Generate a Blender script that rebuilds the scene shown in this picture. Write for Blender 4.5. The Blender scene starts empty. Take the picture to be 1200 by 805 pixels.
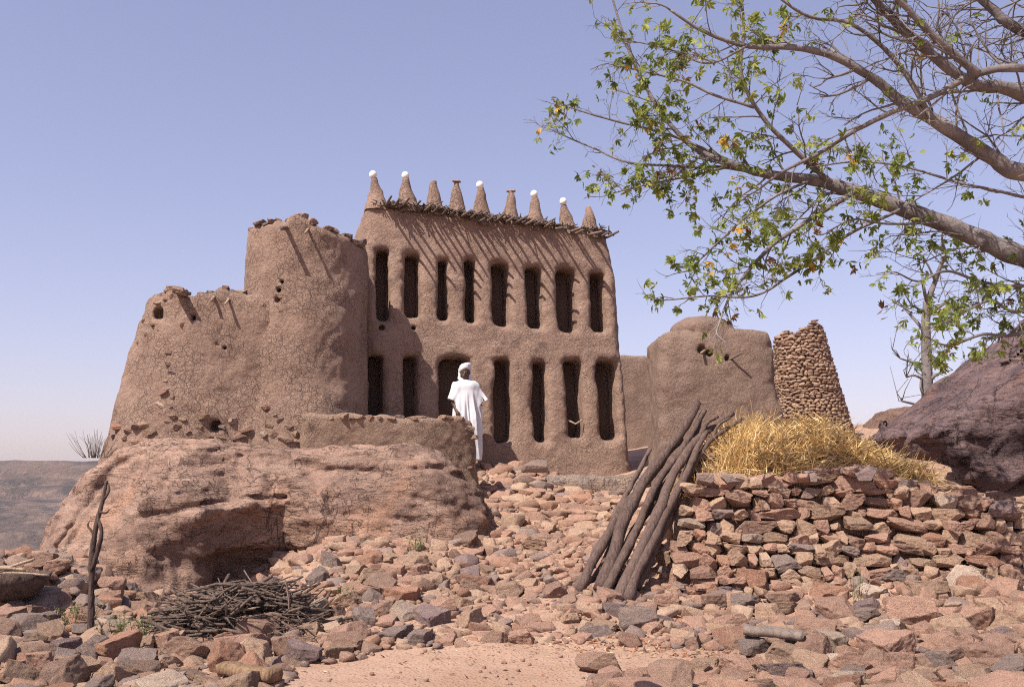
import bpy, bmesh, math, random
import numpy as np
from mathutils import Vector, Matrix
S = bpy.context.scene
COL = S.collection
R = math.radians
rng = np.random.default_rng(7)
random.seed(7)

# ------------------------------------------------------------------ camera
EYE = np.array([0.0, 0.0, 1.6]); F = 1167.0; TH = R(7.7)
CT, ST = math.cos(TH), math.sin(TH)
def ray(px, py):
    x = (px - 600) / F; v = (402.5 - py) / F
    return np.array([x, CT - v * ST, ST + v * CT])
def P(px, py, Y):
    d = ray(px, py); return EYE + d * (Y / d[1])
def proj(p):
    p = np.asarray(p, float) - EYE
    f = p[..., 1] * CT + p[..., 2] * ST; u = -p[..., 1] * ST + p[..., 2] * CT
    return np.stack([600 + F * p[..., 0] / f, 402.5 - F * u / f], -1)
cd = bpy.data.cameras.new('camera'); cam = bpy.data.objects.new('camera', cd); COL.objects.link(cam)
cam.location = EYE; cam.rotation_euler = (R(90) + TH, 0, 0)
cd.sensor_width = 36; cd.lens = 36 * F / 1200; cd.clip_end = 20000; cd.clip_start = 0.05
S.camera = cam

# ------------------------------------------------------------------ object helpers
def mesh_np(name, V, faces=None, quads=None, tris=None, mat=None, smooth=True, mats=None, midx=None):
    me = bpy.data.meshes.new(name)
    V = np.asarray(V, np.float32)
    if faces is not None:
        me.from_pydata([tuple(v) for v in V], [], faces)
    else:
        me.vertices.add(len(V)); me.vertices.foreach_set('co', V.ravel())
        parts = []
        if quads is not None and len(quads): parts.append((np.asarray(quads, np.int32), 4))
        if tris is not None and len(tris): parts.append((np.asarray(tris, np.int32), 3))
        loops = np.concatenate([a.ravel() for a, n in parts])
        tot = np.concatenate([np.full(len(a), n, np.int32) for a, n in parts])
        me.loops.add(len(loops)); me.loops.foreach_set('vertex_index', loops)
        me.polygons.add(len(tot))
        me.polygons.foreach_set('loop_start', np.concatenate([[0], np.cumsum(tot)[:-1]]).astype(np.int32))
        me.polygons.foreach_set('loop_total', tot)
    if midx is not None: me.polygons.foreach_set('material_index', np.asarray(midx, np.int32))
    me.update(calc_edges=True)
    if smooth: me.polygons.foreach_set('use_smooth', np.ones(len(me.polygons), bool))
    for m in (mats or ([mat] if mat else [])): me.materials.append(m)
    return me
def link(name, data, parent=None, loc=None):
    o = bpy.data.objects.new(name, data); COL.objects.link(o)
    if parent is not None: o.parent = parent
    if loc is not None: o.location = loc
    return o
def tag(o, label=None, cat=None, group=None, kind=None):
    if label: o['label'] = label
    if cat: o['category'] = cat
    if group: o['group'] = group
    if kind: o['kind'] = kind
    return o
def thing(name, label, cat, loc, group=None):
    return tag(link(name, None, None, tuple(map(float, loc))), label, cat, group)
def part(name, V, root, mat, faces=None, quads=None, tris=None, parent=None, off=None, **k):
    base = np.array(root.location) if off is None else np.asarray(off)
    return link(name, mesh_np(name, np.asarray(V, float) - base, faces, quads, tris, mat, **k), parent or root)

# ------------------------------------------------------------------ numpy noise
def _h(ix, iy, iz, seed):
    n = (ix.astype(np.uint32) * np.uint32(374761393) + iy.astype(np.uint32) * np.uint32(668265263)
         + iz.astype(np.uint32) * np.uint32(2147483647) + np.uint32(seed * 974711 + 1013))
    n = (n ^ (n >> np.uint32(13))) * np.uint32(1274126177)
    n = (n ^ (n >> np.uint32(16))) * np.uint32(2246822519)
    n ^= n >> np.uint32(15)
    return n.astype(np.float32) / np.float32(4294967296.0)
def vnoise(X, Y, Z, f, seed=0):
    x, y, z = (np.asarray(a, np.float32) * np.float32(f) + np.float32(100.37) for a in (X, Y, Z))
    x0, y0, z0 = np.floor(x), np.floor(y), np.floor(z)
    fx, fy, fz = x - x0, y - y0, z - z0
    x0, y0, z0 = (a.astype(np.int64) for a in (x0, y0, z0))
    fx = fx * fx * (3 - 2 * fx); fy = fy * fy * (3 - 2 * fy); fz = fz * fz * (3 - 2 * fz)
    r = 0
    for i in (0, 1):
        wx = fx if i else 1 - fx
        for j in (0, 1):
            wy = fy if j else 1 - fy
            for k in (0, 1):
                r = r + wx * wy * (fz if k else 1 - fz) * _h(x0 + i, y0 + j, z0 + k, seed)
    return r * 2 - 1
def fbm(X, Y, Z, f, octv=3, seed=0, gain=.5):
    a, s = 1.0, 0
    for o in range(octv):
        s = s + a * vnoise(X, Y, Z, f * 2 ** o, seed + o * 7); a *= gain
    return s
def smin(a, b, k):
    h = np.clip(.5 + .5 * (b - a) / k, 0, 1); return b * (1 - h) + a * h - k * h * (1 - h)
def smax(a, b, k): return -smin(-a, -b, k)
def ell(X, Y, Z, c, r):
    x, y, z = (X - c[0]), (Y - c[1]), (Z - c[2])
    k0 = np.sqrt((x / r[0]) ** 2 + (y / r[1]) ** 2 + (z / r[2]) ** 2) + 1e-6
    k1 = np.sqrt((x / r[0] ** 2) ** 2 + (y / r[1] ** 2) ** 2 + (z / r[2] ** 2) ** 2) + 1e-6
    return k0 * (k0 - 1) / k1
def rbox(X, Y, Z, c, h, r, rz=0.0):
    x, y, z = X - c[0], Y - c[1], Z - c[2]
    if rz: x, y = x * math.cos(rz) + y * math.sin(rz), -x * math.sin(rz) + y * math.cos(rz)
    qx, qy, qz = np.abs(x) - h[0] + r, np.abs(y) - h[1] + r, np.abs(z) - h[2] + r
    return (np.sqrt(np.maximum(qx, 0) ** 2 + np.maximum(qy, 0) ** 2 + np.maximum(qz, 0) ** 2)
            + np.minimum(np.maximum(qx, np.maximum(qy, qz)), 0) - r)
def caps(X, Y, Z, a, b, ra, rb):
    a, b = np.asarray(a, float), np.asarray(b, float); d = b - a; L = d @ d
    t = np.clip(((X - a[0]) * d[0] + (Y - a[1]) * d[1] + (Z - a[2]) * d[2]) / L, 0, 1)
    return np.sqrt((X - a[0] - t * d[0]) ** 2 + (Y - a[1] - t * d[1]) ** 2 + (Z - a[2] - t * d[2]) ** 2) - (ra + (rb - ra) * t)
_C = [(i, j, k) for i in (0, 1) for j in (0, 1) for k in (0, 1)]
_E = [(a, b) for a in range(8) for b in range(a + 1, 8) if sum(abs(p - q) for p, q in zip(_C[a], _C[b])) == 1]
def nets(fn, lo, hi, h):
    """surface nets of fn(X,Y,Z) over a box: vertices and quads"""
    ax = [np.arange(l, u + h, h, dtype=np.float32) for l, u in zip(lo, hi)]
    f = fn(*np.meshgrid(*ax, indexing='ij')).astype(np.float32)
    ins = f < 0
    n = np.zeros([s - 1 for s in f.shape], np.int8)
    sl = lambda A, c: A[tuple(slice(ci, A.shape[d] - 1 + ci) for d, ci in enumerate(c))]
    for c in _C: n += sl(ins, c)
    act = (n > 0) & (n < 8)
    idx = np.argwhere(act); ids = np.full(act.shape, -1, np.int64); ids[act] = np.arange(len(idx))
    co = np.stack([f[idx[:, 0] + c[0], idx[:, 1] + c[1], idx[:, 2] + c[2]] for c in _C], 1)
    acc = np.zeros((len(idx), 3)); cnt = np.zeros(len(idx))
    for a, b in _E:
        fa, fb = co[:, a], co[:, b]; m = (fa < 0) != (fb < 0)
        t = np.where(m, fa / np.where(m, fa - fb, 1), 0)[:, None]
        acc += np.where(m[:, None], np.array(_C[a]) * (1 - t) + np.array(_C[b]) * t, 0); cnt += m
    V = (idx + acc / cnt[:, None]) * h + np.array(lo)
    quads = []
    for d in range(3):
        e1, e2 = [(1, 2), (2, 0), (0, 1)][d]
        A = ins[tuple(slice(0, -1) if q == d else slice(1, -1) for q in range(3))]
        B = ins[tuple(slice(1, None) if q == d else slice(1, -1) for q in range(3))]
        for m, flip in ((A & ~B, False), (~A & B, True)):
            g = np.argwhere(m)
            for q in (e1, e2): g[:, q] += 1
            o = []
            for u, v in ((0, 0), (1, 0), (1, 1), (0, 1)):
                k = g.copy(); k[:, e1] -= 1 - u; k[:, e2] -= 1 - v
                o.append(ids[k[:, 0], k[:, 1], k[:, 2]])
            o = np.stack(o, 1); quads.append(o[:, ::-1] if flip else o)
    return V, np.concatenate(quads)
def near(f, fn_disp, X, Y, Z, w=.3):
    """add displacement fn_disp(x,y,z) only close to the surface"""
    m = np.abs(f) < w
    f[m] += fn_disp(X[m], Y[m], Z[m]); return f
def march(fn, px, py, t0=6.0, t1=32.0):
    """first hit of the ray through a picture point with a solid"""
    d = ray(px, py); ts = np.arange(t0, t1, .02); p = EYE + ts[:, None] * d
    f = fn(p[:, 0], p[:, 1], p[:, 2]); k = np.argmax(f < 0)
    return p[k] if f[k] < 0 else None

# ------------------------------------------------------------------ tubes
class MB:
    def __init__(s): s.V = []; s.Q = []; s.T = []; s.n = 0; s.mq = []; s.mt = []
    def add(s, V, quads=(), tris=(), m=0):
        s.V.append(np.asarray(V, float).reshape(-1, 3))
        if len(quads): s.Q.append(np.asarray(quads, int) + s.n); s.mq += [m] * len(quads)
        if len(tris): s.T.append(np.asarray(tris, int) + s.n); s.mt += [m] * len(tris)
        s.n += len(s.V[-1])
    def tube(s, pts, rad, n=6, m=0, caps=True, rough=0.0, seed=0):
        pts = np.asarray(pts, float); N = len(pts); rad = np.broadcast_to(np.asarray(rad, float), (N,))
        t = np.gradient(pts, axis=0); t /= np.linalg.norm(t, axis=1)[:, None] + 1e-9
        up = np.array([0.3, 0.2, 1.0]) if abs(t[0, 2]) < .8 else np.array([1.0, .3, 0])
        a = np.cross(t, up); a /= np.linalg.norm(a, axis=1)[:, None]; b = np.cross(t, a)
        an = np.arange(n) * 2 * math.pi / n
        rr = rad[:, None] * np.ones((1, n))
        if rough:
            q = np.random.default_rng(seed + N)
            rr = rr * (1 + rough * q.normal(size=rr.shape))
        V = pts[:, None] + rr[..., None] * (np.cos(an)[None, :, None] * a[:, None] + np.sin(an)[None, :, None] * b[:, None])
        i = np.arange(N - 1)[:, None] * n; j = np.arange(n)[None]; k = (j + 1) % n
        Q = np.stack([i + j, i + k, i + n + k, i + n + j], -1).reshape(-1, 4)
        V = V.reshape(-1, 3); T = []
        if caps:
            V = np.vstack([V, pts[0], pts[-1]])
            for q in range(n):
                T.append(((q + 1) % n, q, N * n)); T.append(((N - 1) * n + q, (N - 1) * n + (q + 1) % n, N * n + 1))
        s.add(V, Q, T, m)
    def data(s):
        return dict(V=np.vstack(s.V), quads=np.vstack(s.Q) if s.Q else None, tris=np.vstack(s.T) if s.T else None)
    def build(s, name, root, mat=None, parent=None, off=None, mats=None, smooth=True):
        d = s.data(); kw = {}
        if mats: kw = dict(mats=mats, midx=s.mq + s.mt)
        return part(name, d['V'], root, mat, quads=d['quads'], tris=d['tris'], parent=parent, off=off, smooth=smooth, **kw)
def spline(ctrl, n):
    """Catmull-Rom through control points"""
    c = np.asarray(ctrl, float); c = np.vstack([2 * c[0] - c[1], c, 2 * c[-1] - c[-2]]); out = []
    segs = len(c) - 3
    for u in np.linspace(0, segs - 1e-6, n):
        i = int(u); t = u - i; p0, p1, p2, p3 = c[i:i + 4]
        out.append(.5 * (2 * p1 + (p2 - p0) * t + (2 * p0 - 5 * p1 + 4 * p2 - p3) * t * t + (3 * p1 - p0 - 3 * p2 + p3) * t ** 3))
    return np.array(out)

# ------------------------------------------------------------------ materials
class NT:
    def __init__(s, name):
        s.m = bpy.data.materials.new(name); s.m.use_nodes = True; s.t = s.m.node_tree; s.n = s.t.nodes; s.l = s.t.links
        s.b = s.n['Principled BSDF']; s.b.inputs['Roughness'].default_value = .93
        s.b.inputs['Specular IOR Level'].default_value = .25
        s.tc = s.n.new('ShaderNodeTexCoord').outputs['Object']
    def put(s, i, v):
        if isinstance(v, bpy.types.NodeSocket): s.l.new(v, i)
        elif isinstance(v, (tuple, list)) and len(v) == 3 and i.type == 'RGBA': i.default_value = (*v, 1)
        else: i.default_value = v
    def map(s, scale=(1, 1, 1), rot=(0, 0, 0), src=None):
        n = s.n.new('ShaderNodeMapping'); s.put(n.inputs['Vector'], src or s.tc)
        n.inputs['Scale'].default_value = scale; n.inputs['Rotation'].default_value = rot; return n.outputs[0]
    def noise(s, scale, detail=5, rough=.55, dist=0, v=None):
        n = s.n.new('ShaderNodeTexNoise'); s.put(n.inputs['Vector'], v or s.tc)
        for k, q in (('Scale', scale), ('Detail', detail), ('Roughness', rough), ('Distortion', dist)): n.inputs[k].default_value = q
        return n.outputs['Fac']
    def voro(s, scale, feat='DISTANCE_TO_EDGE', v=None, rnd=1, out=0):
        n = s.n.new('ShaderNodeTexVoronoi'); n.feature = feat; s.put(n.inputs['Vector'], v or s.tc)
        n.inputs['Scale'].default_value = scale; n.inputs['Randomness'].default_value = rnd; return n.outputs[out]
    def warp(s, amt, scale, v=None):
        n = s.n.new('ShaderNodeTexNoise'); s.put(n.inputs['Vector'], v or s.tc); n.inputs['Scale'].default_value = scale
        a = s.n.new('ShaderNodeVectorMath'); a.operation = 'MULTIPLY_ADD'
        s.l.new(n.outputs['Color'], a.inputs[0]); a.inputs[1].default_value = (amt,) * 3; s.put(a.inputs[2], v or s.tc); return a.outputs[0]
    def ramp(s, f, stops):
        n = s.n.new('ShaderNodeValToRGB'); s.put(n.inputs[0], f); e = n.color_ramp.elements
        while len(e) < len(stops): e.new(.5)
        for q, (p, c) in zip(e, stops): q.position = p; q.color = (*c, 1) if len(c) == 3 else c
        return n.outputs[0]
    def rng(s, f, a, b, c=0.0, d=1.0):
        n = s.n.new('ShaderNodeMapRange'); s.put(n.inputs[0], f)
        for i, q in enumerate((a, b, c, d)): s.put(n.inputs[i + 1], q)
        return n.outputs[0]
    def mix(s, f, a, b, mode='MIX'):
        n = s.n.new('ShaderNodeMix'); n.data_type = 'RGBA'; n.blend_type = mode
        s.put(n.inputs[0], f); s.put(n.inputs[6], a); s.put(n.inputs[7], b); return n.outputs[2]
    def math(s, op, a, b=0.0, c=0.0):
        n = s.n.new('ShaderNodeMath'); n.operation = op
        for i, q in enumerate((a, b, c)): s.put(n.inputs[i], q)
        return n.outputs[0]
    def attr(s, name):
        n = s.n.new('ShaderNodeAttribute'); n.attribute_name = name; return n.outputs['Fac']
    def rand(s): return s.n.new('ShaderNodeObjectInfo').outputs['Random']
    def bump(s, h, dist=.02, strength=.7, prev=None):
        n = s.n.new('ShaderNodeBump'); s.put(n.inputs['Height'], h); n.inputs['Distance'].default_value = dist; n.inputs['Strength'].default_value = strength
        if prev is not None: s.l.new(prev, n.inputs['Normal'])
        return n.outputs[0]
    def done(s, col, nrm=None, rough=None):
        s.put(s.b.inputs['Base Color'], col)
        if nrm is not None: s.l.new(nrm, s.b.inputs['Normal'])
        if rough is not None: s.put(s.b.inputs['Roughness'], rough)
        return s.m

def mud(name, c0, c1, crack=.5, cscale=6.0, grit=1.0):
    t = NT(name)
    col = t.ramp(t.noise(.9, 6, .6, .3), [(.3, c0), (.7, c1)])
    col = t.mix(t.rng(t.noise(16, 5, .65), .35, .7, 0, .45), col, tuple(x * .78 for x in c0))
    col = t.mix(t.rng(t.noise(55, 3, .6), .55, .75, 0, .35), col, tuple(min(1, x * 1.35) for x in c1))
    sv = t.map((5.0, 5.0, .45)); col = t.mix(t.rng(t.noise(1.0, 5, .6, .2, sv), .52, .72, 0, .38), col, tuple(x * .72 for x in c0))
    col = t.mix(t.rng(t.noise(.55, 4, .6), .55, .7, 0, .35), col, tuple(min(1, a * b) for a, b in zip(c1, (1.1, 1.06, 1.0))))
    w = t.warp(.12, 5)
    e = t.voro(cscale, v=w)
    line = t.rng(e, 0.0, .045, 1, 0)
    patch = t.rng(t.noise(1.3, 3), .38, .58)
    line = t.math('MULTIPLY', line, patch)
    e2 = t.voro(cscale * 2.7, v=w); l2 = t.math('MULTIPLY', t.rng(e2, 0, .06, 1, 0), patch)
    lines = t.math('MAXIMUM', line, t.math('MULTIPLY', l2, .55))
    col = t.mix(t.math('MULTIPLY', lines, .38 * crack), col, tuple(x * .5 for x in c0))
    h = t.math('MULTIPLY_ADD', lines, -crack * .8, t.math('MULTIPLY', t.noise(17, 7, .72), 1.1 * grit))
    n = t.bump(h, .06, 1.0)
    n = t.bump(t.noise(70, 4, .7), .012, .6 * grit, n)
    return t.done(col, n)

MUD_T = mud('cracked mud plaster', (0.289, 0.188, 0.141), (0.414, 0.284, 0.216), .65, 8.5)
MUD_H = mud('smooth mud plaster', (0.296, 0.192, 0.144), (0.409, 0.279, 0.211), .35, 7)
MUD_D = mud('grey brown mud plaster', (0.231, 0.156, 0.119), (0.333, 0.231, 0.178), .22, 12)
MUD_P = mud('tan parapet mud', (0.303, 0.202, 0.146), (0.420, 0.296, 0.215), .45, 10)
MUD_SHADE = mud('shade painted niche mud', (.12, .075, .055), (.17, .11, .08), .3, 6)  # same mud as the walls, with the niche shade put into the colour

def rock(name, c0, c1, c2, stretch=(1, 1, 3.0), scale=1.0, crack=.6, rot=(0, 0, 0)):
    t = NT(name)
    v = t.map(stretch, rot); vs = t.map((scale,) * 3)
    col = t.ramp(t.noise(.8 * scale, 7, .62, .6, v), [(.34, c0), (.5, c1), (.66, c2)])
    stain = t.rng(t.noise(.55 * scale, 5, .6, 1.0), .5, .68, 0, .55)
    col = t.mix(stain, col, tuple(x * .72 for x in c0))
    col = t.mix(t.rng(t.noise(5 * scale, 8, .75, .3, v), .48, .68, 0, .6), col, tuple(x * .55 for x in c0))
    col = t.mix(t.rng(t.noise(2.2 * scale, 7, .7, .6, v), .55, .68, 0, .5), col, tuple(min(1, a * b) for a, b in zip(c2, (1.25, 1.15, 1.1))))
    col = t.mix(t.rng(t.noise(38 * scale, 4, .7), .56, .72, 0, .35), col, tuple(min(1, x * 1.3) for x in c2))
    col = t.mix(t.rng(t.noise(.9 * scale, 5, .65, .8), .52, .66, 0, .5), col, tuple(min(1, a * b) for a, b in zip(c2, (1.12, .9, .72))))
    w = t.warp(.35, 1.6, v)
    e = t.rng(t.voro(.85 * scale, v=w), 0, .025, 1, 0)
    e = t.math('MULTIPLY', e, t.rng(t.noise(1.1, 2), .42, .55))
    col = t.mix(t.math('MULTIPLY', e, .7 * crack), col, tuple(x * .3 for x in c0))
    # fine fissures: thin wandering lines that follow the bedding, and a second steeper set
    fis = None
    for vv, sc, wdt in ((t.map((.55, .55, 2.6), rot), 1.5, .011), (t.map((.6, .6, 3.4), (rot[0] + .1, rot[1] + .12, rot[2])), 3.1, .014), (t.map((2.2, 2.2, .6), (rot[0], rot[1] + .5, rot[2])), .9, .010)):
        nn = t.noise(sc * scale, 4, .55, .5, vv)
        ln = t.rng(t.math('ABSOLUTE', t.math('SUBTRACT', nn, .5)), 0, wdt, 1, 0)
        fis = ln if fis is None else t.math('MAXIMUM', fis, ln)
    fis = t.math('MULTIPLY', fis, t.rng(t.noise(1.2, 3), .4, .55))
    col = t.mix(t.math('MULTIPLY', fis, .8), col, tuple(x * .3 for x in c0))
    h = t.math('MULTIPLY_ADD', e, -1.2 * crack, t.math('MULTIPLY_ADD', fis, -.8, t.noise(4.5 * scale, 9, .68, .3, v)))
    n = t.bump(h, .14, 1.0)
    n = t.bump(t.noise(16 * scale, 6, .72, .2, v), .035, .9, n)
    return t.done(col, n)
ROCK = rock('pink grey sandstone', (.25, .158, .122), (.375, .24, .182), (.46, .308, .232), (1, 1, 2.2), crack=.12)
BOULD = rock('purple brown sandstone', (0.120, 0.079, 0.082), (0.183, 0.123, 0.121), (0.266, 0.175, 0.162), (1, 1, 2.2), .9, .3, (0, R(38), R(10)))
SHELF = rock('pale grey slab', (.25, .19, .16), (.36, .28, .235), (.44, .35, .29), (1, 1, 2), 1.4, .1)

def stone_mat(name, c, var=.28, source='rand'):
    t = NT(name)
    r = t.rand() if source == 'rand' else t.attr('tone')
    if source == 'rand':
        base = t.mix(t.rng(r, 0, 1, .0, 1), tuple(x * (1 - var) for x in c), tuple(min(1, x * (1 + var)) for x in c))
    else:
        base = t.ramp(r, c)
    # coordinates shifted by the stone's own tone so neighbours do not repeat
    cmb = t.n.new('ShaderNodeCombineXYZ')
    for i in range(3): t.put(cmb.inputs[i], t.math('MULTIPLY', r, 37.0 + 11 * i))
    ad = t.n.new('ShaderNodeVectorMath'); ad.operation = 'ADD'; t.put(ad.inputs[0], t.tc); t.put(ad.inputs[1], cmb.outputs[0]); v = ad.outputs[0]
    k = 1.0 if source == 'rand' else 4.0
    nz = t.noise(1.6 * k, 8, .72, .5, v)
    col = t.mix(t.rng(nz, .4, .72, 0, .55), base, (.22, .142, .122))
    col = t.mix(t.rng(t.noise(1.7 * k, 4, .6, 0, v), .52, .72, 0, .45), col, (.50, .335, .235))
    col = t.mix(t.rng(t.noise(9 * k, 4, .7, 0, v), .5, .75, 0, .35), col, (.16, .105, .09))
    col = t.mix(t.rng(t.noise(26 * k, 3, .7, 0, v), .52, .7, 0, .5), col, (.58, .43, .33))
    n = t.bump(t.noise(3.6 * k, 10, .74, .3, v), .07 if source == 'rand' else .045, 1.0)
    n = t.bump(t.noise(17 * k, 5, .75, 0, v), .02, .9, n)
    return t.done(col, n)
STONE_C = {'pinkish': (0.463, 0.270, 0.190), 'tan': (0.495, 0.323, 0.213), 'grey': (0.295, 0.224, 0.194), 'rust': (0.422, 0.214, 0.134), 'pale': (.60, .46, .35), 'purplish': (.235, .165, .16), 'brown': (0.348, 0.216, 0.153)}
STONE_M = {k: stone_mat(k + ' sandstone', c) for k, c in STONE_C.items()}
STONE_STUFF = stone_mat('mixed sandstone rubble', [(0, (.235, .165, .16)), (.07, (0.295, 0.224, 0.194)), (.2, (0.348, 0.216, 0.153)), (.45, (0.463, 0.270, 0.190)), (.7, (0.422, 0.219, 0.139)), (.85, (0.495, 0.323, 0.213)), (1, (0.548, 0.378, 0.259))], source='attr')

def ground_mat():
    t = NT('ground dust')
    col = t.ramp(t.noise(.7, 6, .6, .4), [(.3, (0.327, 0.204, 0.139)), (.7, (0.425, 0.282, 0.204))])
    col = t.mix(t.rng(t.noise(14, 5, .7), .5, .75, 0, .4), col, (.29, .165, .105))
    col = t.mix(t.rng(t.voro(30, 'F1'), .0, .28, .5, 0), col, (.33, .205, .15))
    h = t.math('ADD', t.noise(6, 8, .7), t.math('MULTIPLY', t.rng(t.voro(26, 'F1'), 0, .45, 1, 0), .35))
    n = t.bump(h, .05, .8); n = t.bump(t.noise(60, 4, .7), .012, .6, n)
    # far away: dry valley scrub
    return t.done(col, n)
GROUND = ground_mat()
def hills_mat():
    t = NT('plateau cliff')
    v = t.map((.016, .016, .075))
    col = t.ramp(t.noise(1.0, 8, .65, .5, v), [(.36, (.04, .027, .023)), (.5, (.15, .095, .075)), (.62, (.28, .18, .13))])
    col = t.mix(t.rng(t.noise(.075, 9, .8), .48, .56, 0, .85), col, (.045, .038, .03))
    col = t.mix(t.rng(t.noise(.012, 3, .5), .5, .65, 0, .5), col, (.28, .18, .13))
    n = t.bump(t.noise(.05, 9, .75), 14.0, 1.0)
    return t.done(col, n)
HILLS = hills_mat()
def wood(name, c0, c1, st=14):
    t = NT(name)
    v = t.map((st, st, 1.2))
    f = t.noise(1.6, 6, .65, .5, v)
    col = t.ramp(f, [(.3, c0), (.7, c1)])
    crk = t.rng(t.math('ABSOLUTE', t.math('SUBTRACT', t.noise(.8, 3, .5, .3, v), .5)), 0, .03, 1, 0)
    col = t.mix(t.math('MULTIPLY', crk, .7), col, tuple(x * .4 for x in c0))
    col = t.mix(t.rng(t.rand(), 0, 1, .0, .35), col, tuple(min(1, x * 1.7) for x in c1))
    n = t.bump(t.noise(2.2, 7, .7, .6, v), .03, 1.0); n = t.bump(t.noise(40, 4, .7), .008, .5, n)
    return t.done(col, n)
WOOD_L = wood('weathered dark pole bark', (.045, .03, .026), (.15, .1, .082))
WOOD_P = wood('pale weathered wood', (.22, .16, .115), (.42, .31, .215), 10)
PLANK = wood('grey weathered plank', (.10, .078, .065), (.22, .17, .14), 9)
LOGW = wood('brown split wood', (.13, .078, .045), (.33, .21, .125), 16)
TWIG = wood('dry twig bark', (0.085, 0.059, 0.047), (0.237, 0.171, 0.133), 30)
def bark():
    t = NT('tree bark')
    col = t.ramp(t.noise(5, 7, .65, .4), [(.3, (.11, .093, .09)), (.7, (.25, .215, .205))])
    col = t.mix(t.rng(t.noise(28, 4, .7), .5, .7, 0, .5), col, (.09, .066, .058))
    col = t.mix(t.rng(t.noise(1.7, 5, .6), .5, .68, 0, .6), col, (.32, .285, .27))
    n = t.bump(t.noise(18, 7, .7), .03, 1.0); return t.done(col, n)
BARK = bark()
def leafmat(name, c, trans=.35):
    t = NT(name); t.b.inputs['Roughness'].default_value = .5
    col = t.mix(t.rng(t.noise(9, 3), .35, .65), tuple(x * .7 for x in c), tuple(min(1, x * 1.3) for x in c))
    t.done(col)
    tr = t.n.new('ShaderNodeBsdfTranslucent'); t.put(tr.inputs[0], col)
    mx = t.n.new('ShaderNodeMixShader'); mx.inputs[0].default_value = trans
    t.l.new(t.b.outputs[0], mx.inputs[1]); t.l.new(tr.outputs[0], mx.inputs[2])
    t.l.new(mx.outputs[0], t.n['Material Output'].inputs['Surface']); return t.m
LEAF = [leafmat('green leaf', (.215, .265, .055), .5), leafmat('light green leaf', (.34, .37, .085), .5), leafmat('yellow leaf', (.5, .3, .035)), leafmat('brown dry leaf', (.2, .1, .045)), leafmat('dark green leaf', (.14, .18, .05), .5)]
STRAW = [leafmat('golden straw', (.63, .425, .17), .15), leafmat('pale straw', (.74, .57, .30), .15), leafmat('brown straw', (.36, .24, .12), .1)]
def plain(name, c, rough=.6, bs=0, bd=.01):
    t = NT(name); n = t.bump(t.noise(bs, 5), bd, .5) if bs else None
    return t.done(t.mix(t.rng(t.noise(6, 4), .35, .65, 0, .3), c, tuple(x * .75 for x in c)), n, rough)
EGG = plain('white ostrich egg', (.8, .76, .68), .5)
ROBE = plain('white cotton', (.62, .62, .64), .9, 60, .004)
SKIN = plain('dark skin', (.09, .052, .036), .5)

# ------------------------------------------------------------------ world and sun
SUN_EL = R(53); SUN_AZ = R(-45)   # the sun stands behind the viewer's left shoulder
SD = np.array([math.sin(SUN_AZ) * math.cos(SUN_EL), -math.cos(SUN_AZ) * math.cos(SUN_EL), math.sin(SUN_EL)])
W = bpy.data.worlds.new('World'); S.world = W; W.use_nodes = True
wn = W.node_tree; bg = wn.nodes['Background']
sky = wn.nodes.new('ShaderNodeTexSky'); sky.sky_type = 'NISHITA'; sky.sun_disc = False
sky.sun_elevation = SUN_EL; sky.sun_rotation = math.atan2(SD[0], SD[1]) % (2 * math.pi)
sky.altitude = 300; sky.air_density = 1.0; sky.dust_density = 1.5; sky.ozone_density = 3.0
tint = wn.nodes.new('ShaderNodeMix'); tint.data_type = 'RGBA'; tint.blend_type = 'MULTIPLY'; tint.inputs[0].default_value = 1
tint.inputs[7].default_value = (1.54, 1.24, 1.36, 1)
gam = wn.nodes.new('ShaderNodeGamma'); gam.inputs[1].default_value = .7   # colour grading, flattens the sky gradient
wn.links.new(sky.outputs[0], gam.inputs[0]); wn.links.new(gam.outputs[0], tint.inputs[6]); wn.links.new(tint.outputs[2], bg.inputs[0])
bg.inputs[1].default_value = .125
sl = bpy.data.lights.new('sun', 'SUN'); sl.energy = 4.8; sl.angle = R(.55); sl.color = (1, .93, .84)
so = link('sun', sl); so.rotation_euler = Vector(-SD).to_track_quat('-Z', 'Y').to_euler()
S.cycles.filter_width = 1.1
S.cycles.use_denoising = False   # the fine grain keeps the plaster and stone crisp
S.cycles.sample_clamp_indirect = 3.0
S.view_settings.view_transform = 'Standard'; S.view_settings.look = 'None'; S.view_settings.gamma = 1; S.view_settings.exposure = 0.65
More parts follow.
